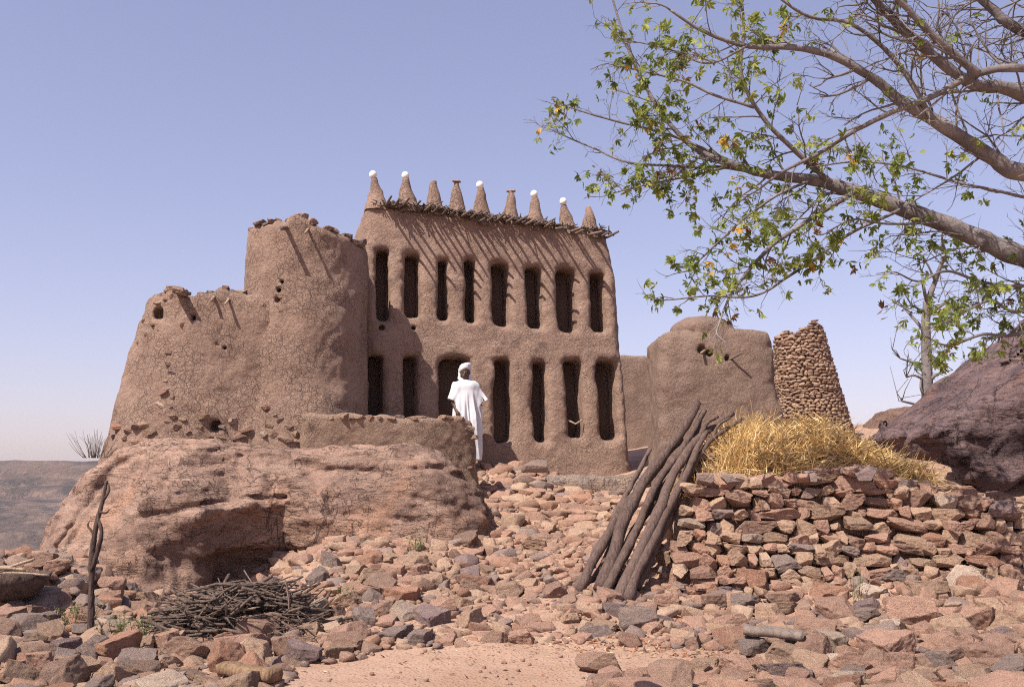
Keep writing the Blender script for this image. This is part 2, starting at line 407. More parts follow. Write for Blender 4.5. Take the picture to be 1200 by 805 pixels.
# ------------------------------------------------------------------ ground height
CP = np.array([
 (0,0,0),(-6,0,0),(6,0,.1),(-5,4,0),(5,4,.1),(0,6,0),(-2.5,7.5,0),(1.5,7.5,0),(-2,9.2,0),(1,9.3,0),(-.5,8.5,0),
 (-4,8,.05),(-5,9.5,.15),(-6.3,11,.32),(-7.2,12.5,.42),(-9,12,.3),(-8,9,.2),(-8,14.5,.0),(-3.4,10.5,.08),(-4.2,11.6,.1),
 (-1,9.8,.04),(-1.2,11.5,.33),(-1.2,13.4,.62),(-.6,15.2,.92),(-2.9,13.2,.5),(-2.6,11.6,.28),(-5,14.5,.4),(-4,16.5,1.2),(-3.4,13.2,.1),(-5.6,12.0,.58),(-6.7,12.3,.6),(-5.6,10.8,.26),
 (-.2,16.6,1.35),(0,17.4,1.68),(1.6,17.6,1.42),(1.3,16.2,1.12),(1.5,14.6,.86),(1.2,12.6,.5),(1.1,11,.2),(1.2,9.9,.04),
 (2.6,13.4,1.35),(4,13.7,1.45),(6,14,1.5),(4,16,1.8),(7,18,2.3),(8,22,2.75),(10.5,23,2.9),(3,19,1.85),(0,21,1.8),(-3,20,1.8),
 (2.1,11.5,.27),(3.5,11.3,.33),(5.5,11.2,.42),(7.5,11.5,.52),(3,9.9,.12),(5,9.6,.27),(7,9.5,.4),(2,8.3,.02),(3.5,7.9,.1),(5,7.8,.2),(9,13,1.2),(12,14,1.4),(9,8,.5)], float)
def _k(r2): return np.where(r2 > 1e-9, r2 * np.log(r2 + 1e-12) * .5, 0)
_n = len(CP); _A = np.zeros((_n + 3, _n + 3))
_A[:_n, :_n] = _k(((CP[:, None, :2] - CP[None, :, :2]) ** 2).sum(-1)) + np.eye(_n) * .02
_A[:_n, _n] = 1; _A[:_n, _n + 1:] = CP[:, :2]; _A[_n, :_n] = 1; _A[_n + 1:, :_n] = CP[:, :2].T
_w = np.linalg.solve(_A, np.concatenate([CP[:, 2], np.zeros(3)]))
def sstep(a, b, x):
    t = np.clip((x - a) / (b - a), 0, 1); return t * t * (3 - 2 * t)
def gh(x, y, detail=True):
    x, y = np.asarray(x, float), np.asarray(y, float); sh = x.shape
    xc, yc = np.clip(x, -9, 13).ravel(), np.clip(y, -1, 24).ravel()
    z = np.zeros_like(xc)
    for i in range(0, len(xc), 40000):
        q = np.stack([xc[i:i + 40000], yc[i:i + 40000]], 1)
        K = _k(((q[:, None] - CP[None, :, :2]) ** 2).sum(-1)); z[i:i + 40000] = K @ _w[:_n] + _w[_n] + q @ _w[_n + 1:]
    z = z.reshape(sh)
    # the spur falls away into the valley on the left and behind
    dl = sstep(-7.6, -16, x) * sstep(9, 15, y) if False else sstep(7.4, 30, -x + 0 * y) * sstep(10.5, 15, y)
    db = sstep(27, 60, y)
    drop = np.maximum(np.maximum(dl, db), sstep(40, 120, np.hypot(x, y)))
    z = z * (1 - drop) - 125 * drop
    if detail:
        z = z + .03 * vnoise(x, y, 0 * x, 1.7, 3) + .014 * vnoise(x, y, 0 * x, 3.6, 5) + .012 * vnoise(x, y, 0 * x, 6, 4)
    return z
def seq():
    return np.concatenate([-np.geomspace(6000, 14, 40), np.arange(-13.5, 13.6, .09), np.geomspace(14, 6000, 40)])
gx = seq(); gy = np.concatenate([-np.geomspace(3000, 3, 20), np.arange(-2, 5, .4), np.arange(5, 24, .09), np.geomspace(24.5, 8000, 50)])
GX, GY = np.meshgrid(gx, gy, indexing='ij'); GZ = gh(GX, GY)
nx, ny = GX.shape; ii = (np.arange(nx - 1)[:, None] * ny + np.arange(ny - 1)[None]).ravel()
Q = np.stack([ii, ii + ny, ii + ny + 1, ii + 1], 1)
tag(link('ground', mesh_np('ground', np.stack([GX, GY, GZ], -1).reshape(-1, 3), quads=Q, mat=GROUND)), kind='structure')

# far plateau across the valley
hx = np.linspace(-2600, 2600, 420); hy = np.concatenate([np.linspace(380, 1150, 150), np.linspace(1155, 1260, 60), np.linspace(1270, 2600, 30)])
HX, HY = np.meshgrid(hx, hy, indexing='ij')
wv = 90 * vnoise(HX, 0 * HX, 0 * HX, 1 / 420., 5) + 30 * vnoise(HX, 0 * HX, 0 * HX, 1 / 110., 6) + 10 * vnoise(HX, HY, 0 * HX, 1 / 35., 8)
yy = HY + wv
top = 22 + 3.0 * vnoise(HX, 0 * HX, 0 * HX, 1 / 60., 19) * (vnoise(HX, 0 * HX, 0 * HX, 1 / 150., 18) > 0) + 2.2 * vnoise(HX, 0 * HX, 0 * HX, 1 / 260., 9)
z = -126 + 96 * sstep(420, 1150, yy) ** 1.15 + 5 * sstep(700, 706, yy) + 5 * sstep(900, 907, yy) + 13 * sstep(1148, 1160, yy) + 9 * sstep(1172, 1182, yy) + 14 * sstep(1196, 1206, yy) + 12 * sstep(1216, 1260, yy)
z = np.minimum(z, top) + (6 * vnoise(HX, HY, 0 * HX, 1 / 45., 10) + 3.5 * vnoise(HX, HY, 0 * HX, 1 / 16., 11)) * (1 - .8 * sstep(1150, 1260, yy))
nx, ny = HX.shape; ii = (np.arange(nx - 1)[:, None] * ny + np.arange(ny - 1)[None]).ravel()
tag(link('hills', mesh_np('hills', np.stack([HX, HY, z], -1).reshape(-1, 3), quads=np.stack([ii, ii + ny, ii + ny + 1, ii + 1], 1), mat=HILLS)), kind='structure')

# ------------------------------------------------------------------ stone templates
def icos(sub):
    bm = bmesh.new(); bmesh.ops.create_icosphere(bm, subdivisions=sub, radius=1)
    V = np.array([v.co for v in bm.verts]); T = np.array([[v.index for v in f.verts] for f in bm.faces]); bm.free(); return V, T
ICO = {s: icos(s) for s in (1, 2, 3, 4)}
def stone_shape(seed, lvl):
    """an angular block: a skewed box split along random planes, its edges worn, its faces rough"""
    q = np.random.default_rng(seed + 900); bm = bmesh.new(); bmesh.ops.create_cube(bm, size=2)
    for v in bm.verts: v.co = Vector(np.array(v.co) * (1 + q.uniform(-.16, .16, 3)))
    for i in range(q.integers(7, 13)):
        n = q.normal(size=3) * np.array([1, 1, .8]); n /= np.linalg.norm(n); d = q.uniform(.62, 1.0) * (1 + .35 * (np.abs(n).min() > .3))
        r = bmesh.ops.bisect_plane(bm, geom=bm.verts[:] + bm.edges[:] + bm.faces[:], plane_co=Vector(n * d), plane_no=Vector(n), clear_outer=True)
        ed = [e for e in r['geom_cut'] if isinstance(e, bmesh.types.BMEdge)]
        if ed: bmesh.ops.edgenet_fill(bm, edges=ed)
    bmesh.ops.remove_doubles(bm, verts=bm.verts[:], dist=.06)
    bmesh.ops.dissolve_limit(bm, angle_limit=R(6), verts=bm.verts[:], edges=bm.edges[:])
    if lvl > 1:
        bmesh.ops.bevel(bm, geom=bm.edges[:], offset=q.uniform(.05, .11), segments=2 if lvl == 3 else 1, profile=.55, affect='EDGES', clamp_overlap=True)
    bmesh.ops.triangulate(bm, faces=bm.faces[:])
    if lvl == 3:
        for lim in (.55, .34, .24, .16):
            bmesh.ops.subdivide_edges(bm, edges=[e for e in bm.edges if e.calc_length() > lim], cuts=1)
            bmesh.ops.triangulate(bm, faces=bm.faces[:])
    bmesh.ops.recalc_face_normals(bm, faces=bm.faces[:])
    bm.verts.index_update(); V = np.array([v.co for v in bm.verts]); T = np.array([[v.index for v in f.verts] for f in bm.faces]); bm.free()
    V += .045 * np.stack([vnoise(*V.T, 1.6, seed * 3 + k) for k in range(3)], 1)
    if lvl == 3: V += .042 * np.stack([vnoise(*V.T, 4.5, seed * 3 + k + 50) for k in range(3)], 1) + .022 * np.stack([vnoise(*V.T, 11, seed * 3 + k + 90) for k in range(3)], 1)
    return V / np.abs(V).max(0), T
NS = 22
SHL = {l: [stone_shape(s, l) for s in range(NS)] for l in (1, 2, 3)}
_sm = {}
def stone_mesh(k, colr):
    if (k, colr) not in _sm: _sm[k, colr] = mesh_np('stone', SHL[3][k][0], tris=SHL[3][k][1], mat=STONE_M[colr])
    return _sm[k, colr]
def rotm(rz, rx=0, ry=0): return np.array(Matrix.Rotation(rz, 3, 'Z') @ Matrix.Rotation(rx, 3, 'X') @ Matrix.Rotation(ry, 3, 'Y'))
def stone_obj(name, st, parent=None):
    """st: dict pos, half (3), rot (rz, rx, ry), k, col"""
    o = link(name, stone_mesh(st['k'], st['col']), parent)
    base = np.array(parent.location) if parent is not None else 0
    o.location = tuple(np.array(st['pos']) - base); o.scale = tuple(st['half'])
    o.rotation_mode = 'ZXY' if False else 'XYZ'
    o.rotation_euler = Matrix(rotm(*st['rot'])).to_euler()
    return o
def stones_joined(name, sts, mat, sub=2, parent=None, extra=None):
    Vs, Ts, tone, n = [], [], [], 0
    base = np.array(parent.location) if parent is not None else np.zeros(3)
    for s in sts:
        sv, T = SHL[sub][s['k']]; V = (sv * np.array(s['half'])) @ rotm(*s['rot']).T + np.array(s['pos']) - base
        Vs.append(V); Ts.append(T + n); n += len(V); tone.append(np.full(len(V), s.get('tone', random.random())))
    me = mesh_np(name, np.vstack(Vs), tris=np.vstack(Ts), mat=mat)
    a = me.attributes.new('tone', 'FLOAT', 'POINT'); a.data.foreach_set('value', np.concatenate(tone).astype(np.float32))
    return link(name, me, parent)
TONE = {'purplish': .0, 'pale': .97, 'grey': .08, 'brown': .2, 'pinkish': .45, 'rust': .7, 'tan': .86}
def rcol(q, p=(.42, .28, .07, .1, .13)):
    c = ('pinkish', 'tan', 'grey', 'rust', 'brown')[q.choice(5, p=p)]; u = q.random()
    return 'pale' if u < .075 else 'purplish' if u < .115 else c

# ------------------------------------------------------------------ rock outcrop
def groove(X, Y, Z, level, w, amp):
    q = Z - level; return amp * np.exp(-(q / w) ** 2)
def cracks(segs, x, y, z, cmin=.045):
    """joints opened along polylines on the rock face"""
    r = 0
    for a, b, w, dep in segs:
        m = (np.abs(x - (a[0] + b[0]) / 2) < .8) & (np.abs(z - (a[2] + b[2]) / 2) < .8)
        if not m.any(): continue
        xx, yy_, zz = x[m], y[m], z[m]
        k = np.array([.05 * vnoise(xx, yy_, zz, 3.1, 151), .05 * vnoise(xx, yy_, zz, 3.1, 152)])
        dd = caps(xx + k[0], a[1] + 0 * yy_, zz + k[1], (a[0], a[1], a[2]), (b[0], a[1], b[2]), 0, 0)
        wd = np.maximum(w * (1.5 + .7 * vnoise(xx, yy_, zz, 2.3, 153)), cmin)
        t_ = np.zeros_like(x); t_[m] = dep * np.exp(-(dd / wd) ** 2); r = np.maximum(r, t_)
    return .75 * r
def crack_segs(fn, lines):
    out = []
    for pl, w, dep in lines:
        pts = [march(fn, *p) for p in pl]
        for a, b in zip(pts[:-1], pts[1:]):
            if a is not None and b is not None: out.append((a, b, w, dep))
    return out
def shave(f, planes, X, Y, Z, k):
    for n, o, p, r in planes:
        d = np.sqrt((X - p[0]) ** 2 + (Y - p[1]) ** 2 + (Z - p[2]) ** 2)
        f = smax(f, X * n[0] + Y * n[1] + Z * n[2] - o - 1.2 * np.maximum(0, d - r), k)
    return f
def facets(fn, pix, jit, cut, seed, rad=.55):
    """flat joint faces: planes shaved off a solid where the rays through these picture points meet it"""
    q = np.random.default_rng(seed); out = []
    for px, py in pix:
        p = march(fn, px, py)
        if p is None: continue
        e = .12; g = np.array([fn(*[np.array([c]) for c in p + e * k])[0] - fn(*[np.array([c]) for c in p - e * k])[0] for k in np.eye(3)])
        n = g / np.linalg.norm(g) + q.normal(size=3) * jit; n /= np.linalg.norm(n); out.append((n, float(p @ n) - cut * q.uniform(.6, 1.3), p, rad))
    return out
OC_CR, OC_PL = [], []
def f_outcrop(X, Y, Z, fine=True):
    A = rbox(X, Y, Z, (-3.45, 16.7, .35), (3.0, 2.9, 1.68), 1.15)
    B = ell(X, Y, Z, (-4.95, 15.0, .1), (1.85, 2.2, 1.95))
    E = ell(X, Y, Z, (-1.75, 15.5, .35), (1.55, 2.0, 1.3))
    f = smin(smin(A, B, .5), E, .4)
    f = smax(f, -ell(X, Y, Z, (-3.15, 13.0, .15), (1.0, 1.15, .85)), .1)
    Cb = rbox(X + .0 * Y, Y, Z - .12 * (X + 3.75), (-3.85, 13.7, 1.05), (.98, 1.15, .42), .26)
    f = smin(f, Cb, .14)
    D = ell(X, Y, Z, (-4.62, 13.3, .0), (.78, 1.0, 1.2)); f = smin(f, D, .12)
    f = shave(f, OC_PL, X, Y, Z, .05)
    def disp(x, y, z):
        w = .25 * vnoise(x, y, z, .6, 21)
        d = .07 * vnoise(x, y, z * 1.6, .8, 22) + .05 * fbm(x, y, z * 2, 2.1, 2, 23)
        if fine: d = d + .026 * fbm(x, y, z * 1.9, 6, 3, 25)
        q = z - .1 * x + w
        st_ = (q * 2.6 + .4 * vnoise(x, y, z, .9, 39)) % 1.0; d = d + .03 * (st_ - .5) * sstep(-.2, .4, vnoise(x, y, z, .7, 40))
        if fine: d = d + cracks(OC_CR, x, y, z)
        return d
    return near(f, disp, X, Y, Z, .5) if fine or True else f
OC_PL = facets(lambda x, y, z: f_outcrop(x, y, z, False), [(75, 620), (110, 590), (105, 640), (150, 560), (160, 640), (185, 690), (230, 560), (240, 625), (300, 605), (210, 600), (330, 560), (370, 620), (430, 580), (480, 610), (540, 590), (400, 560), (180, 690), (120, 560)], .14, .10, 5)
OC_CR = crack_segs(lambda x, y, z: f_outcrop(x, y, z, False), [
 ([(160, 607), (200, 598), (235, 590), (262, 588), (300, 584), (332, 582)], .035, .12),
 ([(255, 560), (262, 575), (270, 590)], .03, .08), ([(283, 535), (276, 560), (282, 575), (270, 588)], .03, .1), ([(206, 540), (196, 555), (192, 575)], .025, .07),
 ([(190, 546), (230, 545), (270, 540), (283, 535)], .025, .06), ([(310, 560), (312, 580), (318, 600)], .025, .08),
 ([(60, 650), (85, 610), (110, 572), (135, 545), (150, 538)], .04, .12), ([(80, 640), (100, 605), (125, 570)], .03, .09), ([(118, 560), (140, 540), (165, 530)], .03, .08),
 ([(345, 548), (400, 556), (450, 552), (510, 549), (548, 562)], .035, .1), ([(470, 580), (520, 590), (565, 600)], .025, .06), ([(340, 590), (400, 605), (440, 600), (500, 618)], .02, .05),
 ([(160, 640), (185, 655), (190, 690)], .03, .08), ([(202, 650), (206, 680), (202, 712)], .03, .09), ([(120, 620), (145, 640), (150, 680)], .02, .06), ([(215, 620), (260, 612), (300, 606)], .02, .04), ([(420, 560), (428, 585), (450, 600)], .02, .05)])
V, Q = nets(f_outcrop, (-7.6, 11.5, -.5), (.3, 18.2, 2.6), .035)
oc = part('rock_outcrop', V, thing('tmp', 'x', 'x', (-3.5, 15, .4)), ROCK, quads=Q)
_t = oc.parent; oc.parent = None; oc.location = _t.location; bpy.data.objects.remove(_t)
tag(oc, 'huge pink sandstone outcrop with a shadowed overhang, carrying the cracked mud towers', 'rock')

# ------------------------------------------------------------------ right boulder
BO_CR, BO_PL = [], []
def f_bould(X, Y, Z):
    # tilted slab whose front face leans back and whose top edge climbs to the right
    x, y, z = X - 7.1, Y - 15.0, Z - 1.6
    c, s = math.cos(R(-36)), math.sin(R(-36))
    u, w = x * c - z * s, x * s + z * c      # u along the climbing edge
    f = rbox(u, y + .14 * w, w, (1.22, .35, -.2), (1.9, 1.75, 1.45), .12)
    f = smin(f, ell(X, Y, Z, (7.85, 15.1, .9), (1.6, 1.75, 1.4)), .15)
    f = shave(f, BO_PL, X, Y, Z, .04)
    f = smax(f, -ell(X, Y, Z, (7.25, 13.3, 1.2), (.55, 1.0, .5)), .1)
    def disp(a, b, d_):
        q = (a - 7) * s + (d_ - 1.6) * c + .12 * vnoise(a, b, d_, .8, 31)
        r = .06 * vnoise(a, b, d_, .9, 32) + .05 * fbm(a, b, d_, 2.5, 2, 33) + .022 * fbm(a, b, d_, 6, 3, 35)
        st_ = (q * 3.1 + .3 * vnoise(a, b, d_, 1.2, 39)) % 1.0; r = r + .07 * (st_ - .5) * sstep(-.5, .3, vnoise(a, b, d_, .8, 40))
        return r + cracks(BO_CR, a, b, d_, .055)
        return r
    return near(f, disp, X, Y, Z, .5)
BO_PL = facets(f_bould, [(1090, 530), (1110, 575), (1130, 500), (1150, 560), (1165, 470), (1185, 500), (1195, 440), (1125, 540)], .2, .09, 6, .5)
BO_CR = crack_segs(f_bould, [
 ([(1095, 592), (1125, 560), (1160, 520), (1200, 478)], .03, .09), ([(1072, 552), (1100, 520), (1135, 480), (1170, 445)], .035, .12), ([(1080, 575), (1110, 545), (1140, 505), (1185, 462)], .02, .06),
 ([(1118, 498), (1128, 512), (1150, 520)], .03, .1), ([(1140, 540), (1150, 525), (1172, 500), (1200, 492)], .03, .09), ([(1120, 570), (1135, 585), (1150, 590)], .02, .06), ([(1150, 575), (1165, 550), (1175, 520)], .025, .07), ([(1085, 540), (1100, 548), (1112, 560)], .02, .06), ([(1150, 470), (1165, 485), (1170, 505)], .025, .08), ([(1110, 480), (1128, 492), (1140, 500)], .03, .09), ([(1180, 440), (1190, 460), (1198, 470)], .02, .06)])
V, Q = nets(f_bould, (4.4, 12.2, .2), (10.6, 18.2, 5.2), .05)
bo = link('boulder', mesh_np('boulder', V - np.array((7.1, 15, 1)), quads=Q, mat=BOULD), None, (7.1, 15, 1))
tag(bo, 'dark purple brown boulder slanting up behind the straw at the dry stone wall', 'boulder')

# ------------------------------------------------------------------ mud towers
ZT2 = P(360, 268, 16.4)[2]; ZT1 = P(215, 345, 16.3)[2]
def f_tower(X, Y, Z):
    t = np.clip((Z - 2) / 4, 0, 1.1)
    r = 1.12 - .11 * t
    a = np.arctan2(Y - 16.95, X + 3.56)
    f = (np.sqrt((X + 3.56) ** 2 + (Y - 16.95) ** 2) - r) * .99
    top = ZT2 + .07 * np.sin(a * 3 + .6) + .05 * np.sin(a * 7) - .1 * np.exp(-((a + 1.75) / .09) ** 2) - .16 * sstep(-1.2, -.3, a)
    f = smax(f, Z - top, .14); f = smax(f, 1.2 - Z, .1)
    for px, py, r0 in ((327, 340, .035), (325, 352, .03), (330, 331, .025)):
        p = P(px, py, 15.95); f = smax(f, -ell(X, Y, Z, p, (r0, .25, r0 * 1.1)), .03)
    def disp(x, y, z): return .05 * vnoise(x, y, z, 1.1, 41) + .018 * fbm(x, y, z, 4, 2, 42) + .008 * fbm(x, y, z, 13, 2, 44)
    return near(f, disp, X, Y, Z)
def f_wall(X, Y, Z):
    t = np.clip((Z - 2) / 2.7, -.3, 1.1)
    cx = -5.42 + .33 * t; rx = 1.47 - .36 * t; ry = 1.15 - .15 * t
    k = np.sqrt(((X - cx) / rx) ** 2 + ((Y - 16.95) / ry) ** 2) + 1e-6
    f = (k - 1) * 1.05
    w = rbox(X, Y, Z, (-4.5, 16.7, 2.6), (.75, .68, 2.0), .2); f = smin(f, w, .3)
    top = ZT1 + .09 * np.exp(-((X + 5.65) / .2) ** 2) - .16 * np.exp(-((X + 5.3) / .13) ** 2) + .05 * np.sin(X * 9) + .03 * np.sin(X * 21 + 1)
    f = smax(f, Z - top, .12); f = smax(f, 1.2 - Z, .1)
    for px, py, r0, r1, Yd in ((181, 366, .075, .085, 16.05), (264, 408, .05, .05, 15.98), (256, 404, .04, .03, 15.98), (250, 497, .1, .1, 15.8), (226, 372, .05, .06, 15.9)):
        p = P(px, py, Yd); f = smax(f, -rbox(X, Y, Z, p, (r0, .4, r1), min(r0, r1) * .7), .04)
    def disp(x, y, z): return .055 * vnoise(x, y, z, 1.3, 45) + .022 * fbm(x, y, z, 4.5, 2, 46) + .009 * fbm(x, y, z, 14, 2, 48)
    return near(f, disp, X, Y, Z)
def coping(root, fn, pix, smin_=.07, smax_=.13, name='coping_stone', seed=1, depth=.02, cp=(.2, .3, .25, .05, .2)):
    q = np.random.default_rng(seed)
    for px, py in pix:
        p = march(fn, px, py)
        if p is None: continue
        w = q.uniform(smin_, smax_)
        stone_obj(name, dict(pos=p + ray(px, py) * depth, half=(w, w * .8, w * q.uniform(.35, .6)), rot=(q.uniform(-.6, .6), q.normal() * .12, q.normal() * .15), k=int(q.integers(NS)), col=rcol(q, cp)), root)
def top_ring(fn, cx, cy, r, n, ztop, seed, root, a0=0, a1=2 * math.pi):
    q = np.random.default_rng(seed)
    for a in np.linspace(a0, a1, n, endpoint=False):
        a += q.normal() * .04; rr = r + q.uniform(-.07, .02); x, y = cx + rr * math.cos(a), cy + rr * math.sin(a)
        zs = np.arange(ztop + .5, ztop - .9, -.01); v = fn(np.full_like(zs, x), np.full_like(zs, y), zs); k = np.argmax(v < 0)
        w = q.uniform(.07, .14)
        stone_obj('coping_stone', dict(pos=(x, y, zs[k] + w * .2), half=(w, w * .75, w * q.uniform(.35, .55)), rot=(a + q.normal() * .4, q.normal() * .12, q.normal() * .12), k=int(q.integers(NS)), col=rcol(q, (.2, .3, .2, .05, .25))), root)
def spout(root, px, py, Y, L=.4, r=.03, mat=None, tilt=.1, nm='beam', dx=0.):
    m = MB(); p = P(px, py, Y); m.tube([p + np.array([-dx, .3, .05]), p + np.array([0, 0, 0.02]), p + np.array([dx, -L, -tilt])], r, 7); return m.build(nm, root, mat or WOOD_P)

tw = thing('mud_tower', 'tall round mud tower with stones on its rim beside the niched mud house', 'tower', (-3.56, 16.95, 2))
V, Q = nets(f_tower, (-5.0, 15.5, 1.1), (-2.1, 18.4, ZT2 + .5), .032); part('wall', V, tw, MUD_T, quads=Q)
top_ring(f_tower, -3.56, 16.95, .95, 44, ZT2, 3, tw)
spout(tw, 337, 268, 16.0, .42, .035, MUD_D); spout(tw, 361, 270, 15.95, .22, .02)
coping(tw, f_tower, [(327, 333), (323, 344), (330, 349), (326, 358), (330, 365)], .04, .06, 'exposed_stone', 5)
coping(tw, f_tower, [(313, 478), (322, 488), (316, 498), (330, 492), (338, 500), (309, 508), (322, 510), (345, 508), (334, 514), (352, 516)], .07, .13, 'exposed_stone', 6, .02, (.25, .35, .06, .04, .3))

lw = thing('mud_bastion', 'low cracked mud bastion with a small square hole, leftmost building on the outcrop', 'building', (-5.4, 16.95, 2))
V, Q = nets(f_wall, (-7.3, 15.3, 1.1), (-3.5, 18.4, ZT1 + .5), .032); part('wall', V, lw, MUD_T, quads=Q)
top_ring(f_wall, -5.1, 16.95, .86, 40, ZT1, 8, lw)
coping(lw, f_wall, [(200, 412), (205, 420), (198, 428), (204, 437), (196, 446), (205, 452), (194, 460), (202, 466), (188, 474), (200, 478), (213, 474), (190, 484), (204, 488), (196, 494), (214, 492), (207, 500), (180, 380), (186, 388), (172, 392), (190, 372), (170, 376), (163, 400), (215, 380), (185, 356), (196, 352), (204, 347)], .045, .1, 'exposed_stone', 9, .03, (.25, .35, .03, .05, .32))
coping(lw, f_wall, [(140, 500), (152, 505), (163, 500), (175, 508), (148, 514), (160, 517), (186, 514), (170, 498), (222, 506), (232, 500), (238, 488), (262, 500), (272, 494), (245, 512), (258, 514), (135, 510), (282, 510), (291, 502)], .07, .14, 'exposed_stone', 10, .03, (.25, .35, .06, .04, .3))
m = MB(); p = P(209, 342, 15.98); stone_obj('spout_stone', dict(pos=p + np.array([.05, -.06, 0]), half=(.12, .3, .07), rot=(.25, .1, .2), k=3, col='brown'), lw)
spout(lw, 268, 352, 15.95, .2, .02); spout(lw, 252, 348, 15.95, .2, .025)

# front parapet
PA, PB = P(352, 520, 15.75), P(561, 520, 16.28)
def f_par(X, Y, Z):
    d = PB - PA; L = math.hypot(d[0], d[1]); ux, uy = d[0] / L, d[1] / L
    s = (X - PA[0]) * ux + (Y - PA[1]) * uy; n = -(X - PA[0]) * uy + (Y - PA[1]) * ux
    ztop = P(450, 489, 16.1)[2] - .03 * (s - 1) + .02 * np.sin(s * 11) - .55 * sstep(L - .22, L + .02, s) ** 2
    n = n + .12 * np.sin(np.clip(s / L, 0, 1) * 3.1) + .12 * (Z - 2.2)
    f = smax(np.abs(n) - .19, np.maximum(-s, s - L) , .15)
    f = smax(f, Z - ztop, .1); f = smax(f, 1.0 - Z, .1)
    def disp(x, y, z): return .04 * vnoise(x, y, z, 1.4, 51) + .02 * fbm(x, y, z, 4, 2, 52) + .009 * fbm(x, y, z, 14, 2, 54)
    return near(f, disp, X, Y, Z)
pr = thing('parapet_wall', 'low mud parapet along the outcrop edge, in front of the doorway', 'wall', ((PA[0] + PB[0]) / 2, 16, 1.7))
V, Q = nets(f_par, (PA[0] - .4, 15.2, .9), (PB[0] + .4, 16.9, 3.1), .03); part('wall', V, pr, MUD_P, quads=Q)
coping(pr, f_par, [(390 + i * 11.5 + random.uniform(-3, 3), 489.5 + .02 * i + (random.uniform(0, 1))) for i in range(14)], .06, .1, 'coping_stone', 12, .02, (.3, .5, .05, .05, .1))
coping(pr, f_par, [(550, 502), (555, 511), (550, 548)], .05, .09, 'coping_stone', 13, .0)
# ------------------------------------------------------------------ the niched house
A0 = P(424, 548, 17.4); B0 = P(744, 548, 18.7)
hd = (B0 - A0)[:2]; HL = float(np.linalg.norm(hd)); hd /= HL; hn = np.array([hd[1], -hd[0]])   # hn points to the viewer
ZB = 1.55; BAT = .105
def to_local(X, Y, Z):
    x, y = X - A0[0], Y - A0[1]
    return x * hd[0] + y * hd[1], -(x * hn[0] + y * hn[1]), Z - ZB          # s, d (inwards), t
def to_world(s, d, t):
    return np.stack([A0[0] + s * hd[0] - d * hn[0], A0[1] + s * hd[1] - d * hn[1], ZB + t + 0 * s], -1)
def facade_hit(px, py):
    r = ray(px, py)
    # d - BAT*t = 0 along the ray
    s0, d0, t0 = to_local(*EYE); s1, d1, t1 = to_local(*(EYE + r))
    k = -(d0 - BAT * t0) / ((d1 - d0) - BAT * (t1 - t0))
    return s0 + k * (s1 - s0), t0 + k * (t1 - t0)
def zt(px, py): return facade_hit(px, py)[1]
UP = [(443.7, 454.6, 293, 373.6), (477, 492, 298, 370), (514, 525.6, 304, 373.6), (547.5, 557, 305, 377), (579, 597, 308, 381), (619, 636, 313, 383.6), (656.7, 674.6, 316.5, 386.5), (694.5, 711, 319, 387.5)]
LO = [(433, 449, 416, 512), (474, 490, 417, 514), (516, 553, 419, 552), (582, 600, 421, 517), (627, 642, 424, 518), (665, 684, 423, 512), (703.5, 724.5, 424, 514)]
def niche(w):
    sl, _ = facade_hit(w[0], (w[2] + w[3]) / 2); sr, _ = facade_hit(w[1], (w[2] + w[3]) / 2); c = (w[0] + w[1]) / 2
    return (sl + sr) / 2, (facade_hit(c, w[2])[1] + facade_hit(c, w[3])[1]) / 2, (sr - sl) / 2, (facade_hit(c, w[2])[1] - facade_hit(c, w[3])[1]) / 2
NI = [niche(w) for w in UP + LO]
sTL = facade_hit(428, 244)[0]; sTR = facade_hit(716, 272)[0]
TL, TR = facade_hit(440, 240)[1], facade_hit(712, 271)[1]
def htop(s): return TL + (TR - TL) * np.clip(s / HL, -.1, 1.1)
def f_house_local(s, d, t, cut=True):
    dd = d - BAT * t
    k = np.clip(t / 5, 0, 1.1)
    sl = .0 + (sTL) * k; sr = HL + .0 + (sTR - HL) * (k * .55 + .45 * k * k)
    f = smax(-dd, smax(sl - s, s - sr, .3), .28)
    f = smax(f, t - htop(s), .12); f = smax(f, -.5 - t, .1)
    f = smax(f, d - 3.1, .3)
    if cut:
        # half round piers between the niches, flared towards the plinth
        mask = sstep(.35, .75, t) * (1 - sstep(4.35, 4.6, t))
        for i, (cs, ct, hw, hh) in enumerate(NI):
            qx, qz = np.abs(s - cs), np.abs(t - ct)
            r = hw * .6
            ax, az = qx - hw + r, qz - hh + r
            n2 = np.sqrt(np.maximum(ax, 0) ** 2 + np.maximum(az, 0) ** 2) + np.minimum(np.maximum(ax, az), 0) - r
            nd = smax(n2 - .018, dd - .62, .05)
            f = smax(f, -nd, .15)
        for px, py in ((447.7, 383.6), (485, 384.6)):
            a, b = facade_hit(px, py); f = smax(f, -(np.sqrt((s - a) ** 2 + (t - b) ** 2 + (np.maximum(dd - .2, 0)) ** 2) - .045), .03)
    return f
def f_house(X, Y, Z): return f_house_local(*to_local(X, Y, Z))
def f_front(s, d, t):
    f = f_house_local(s, d, t); f = smax(f, d - 1.25, .02)
    def disp(x, y, z): return .035 * vnoise(x, y, z, 1.2, 61) + .016 * fbm(x, y, z, 4, 2, 62) + .007 * fbm(x, y, z, 13, 2, 64)
    return near(f, disp, s, d, t, .25)
ho = thing('mud_house', 'two storey mud house with tall niches and a row of cone pinnacles', 'house', (A0[0] + 2.4 * hd[0], A0[1] + 2.4 * hd[1], ZB))
V, Q = nets(f_front, (-.4, -.35, -.45), (HL + .4, 1.3, 5.45), .027); part('facade', to_world(*V.T), ho, MUD_H, quads=Q)
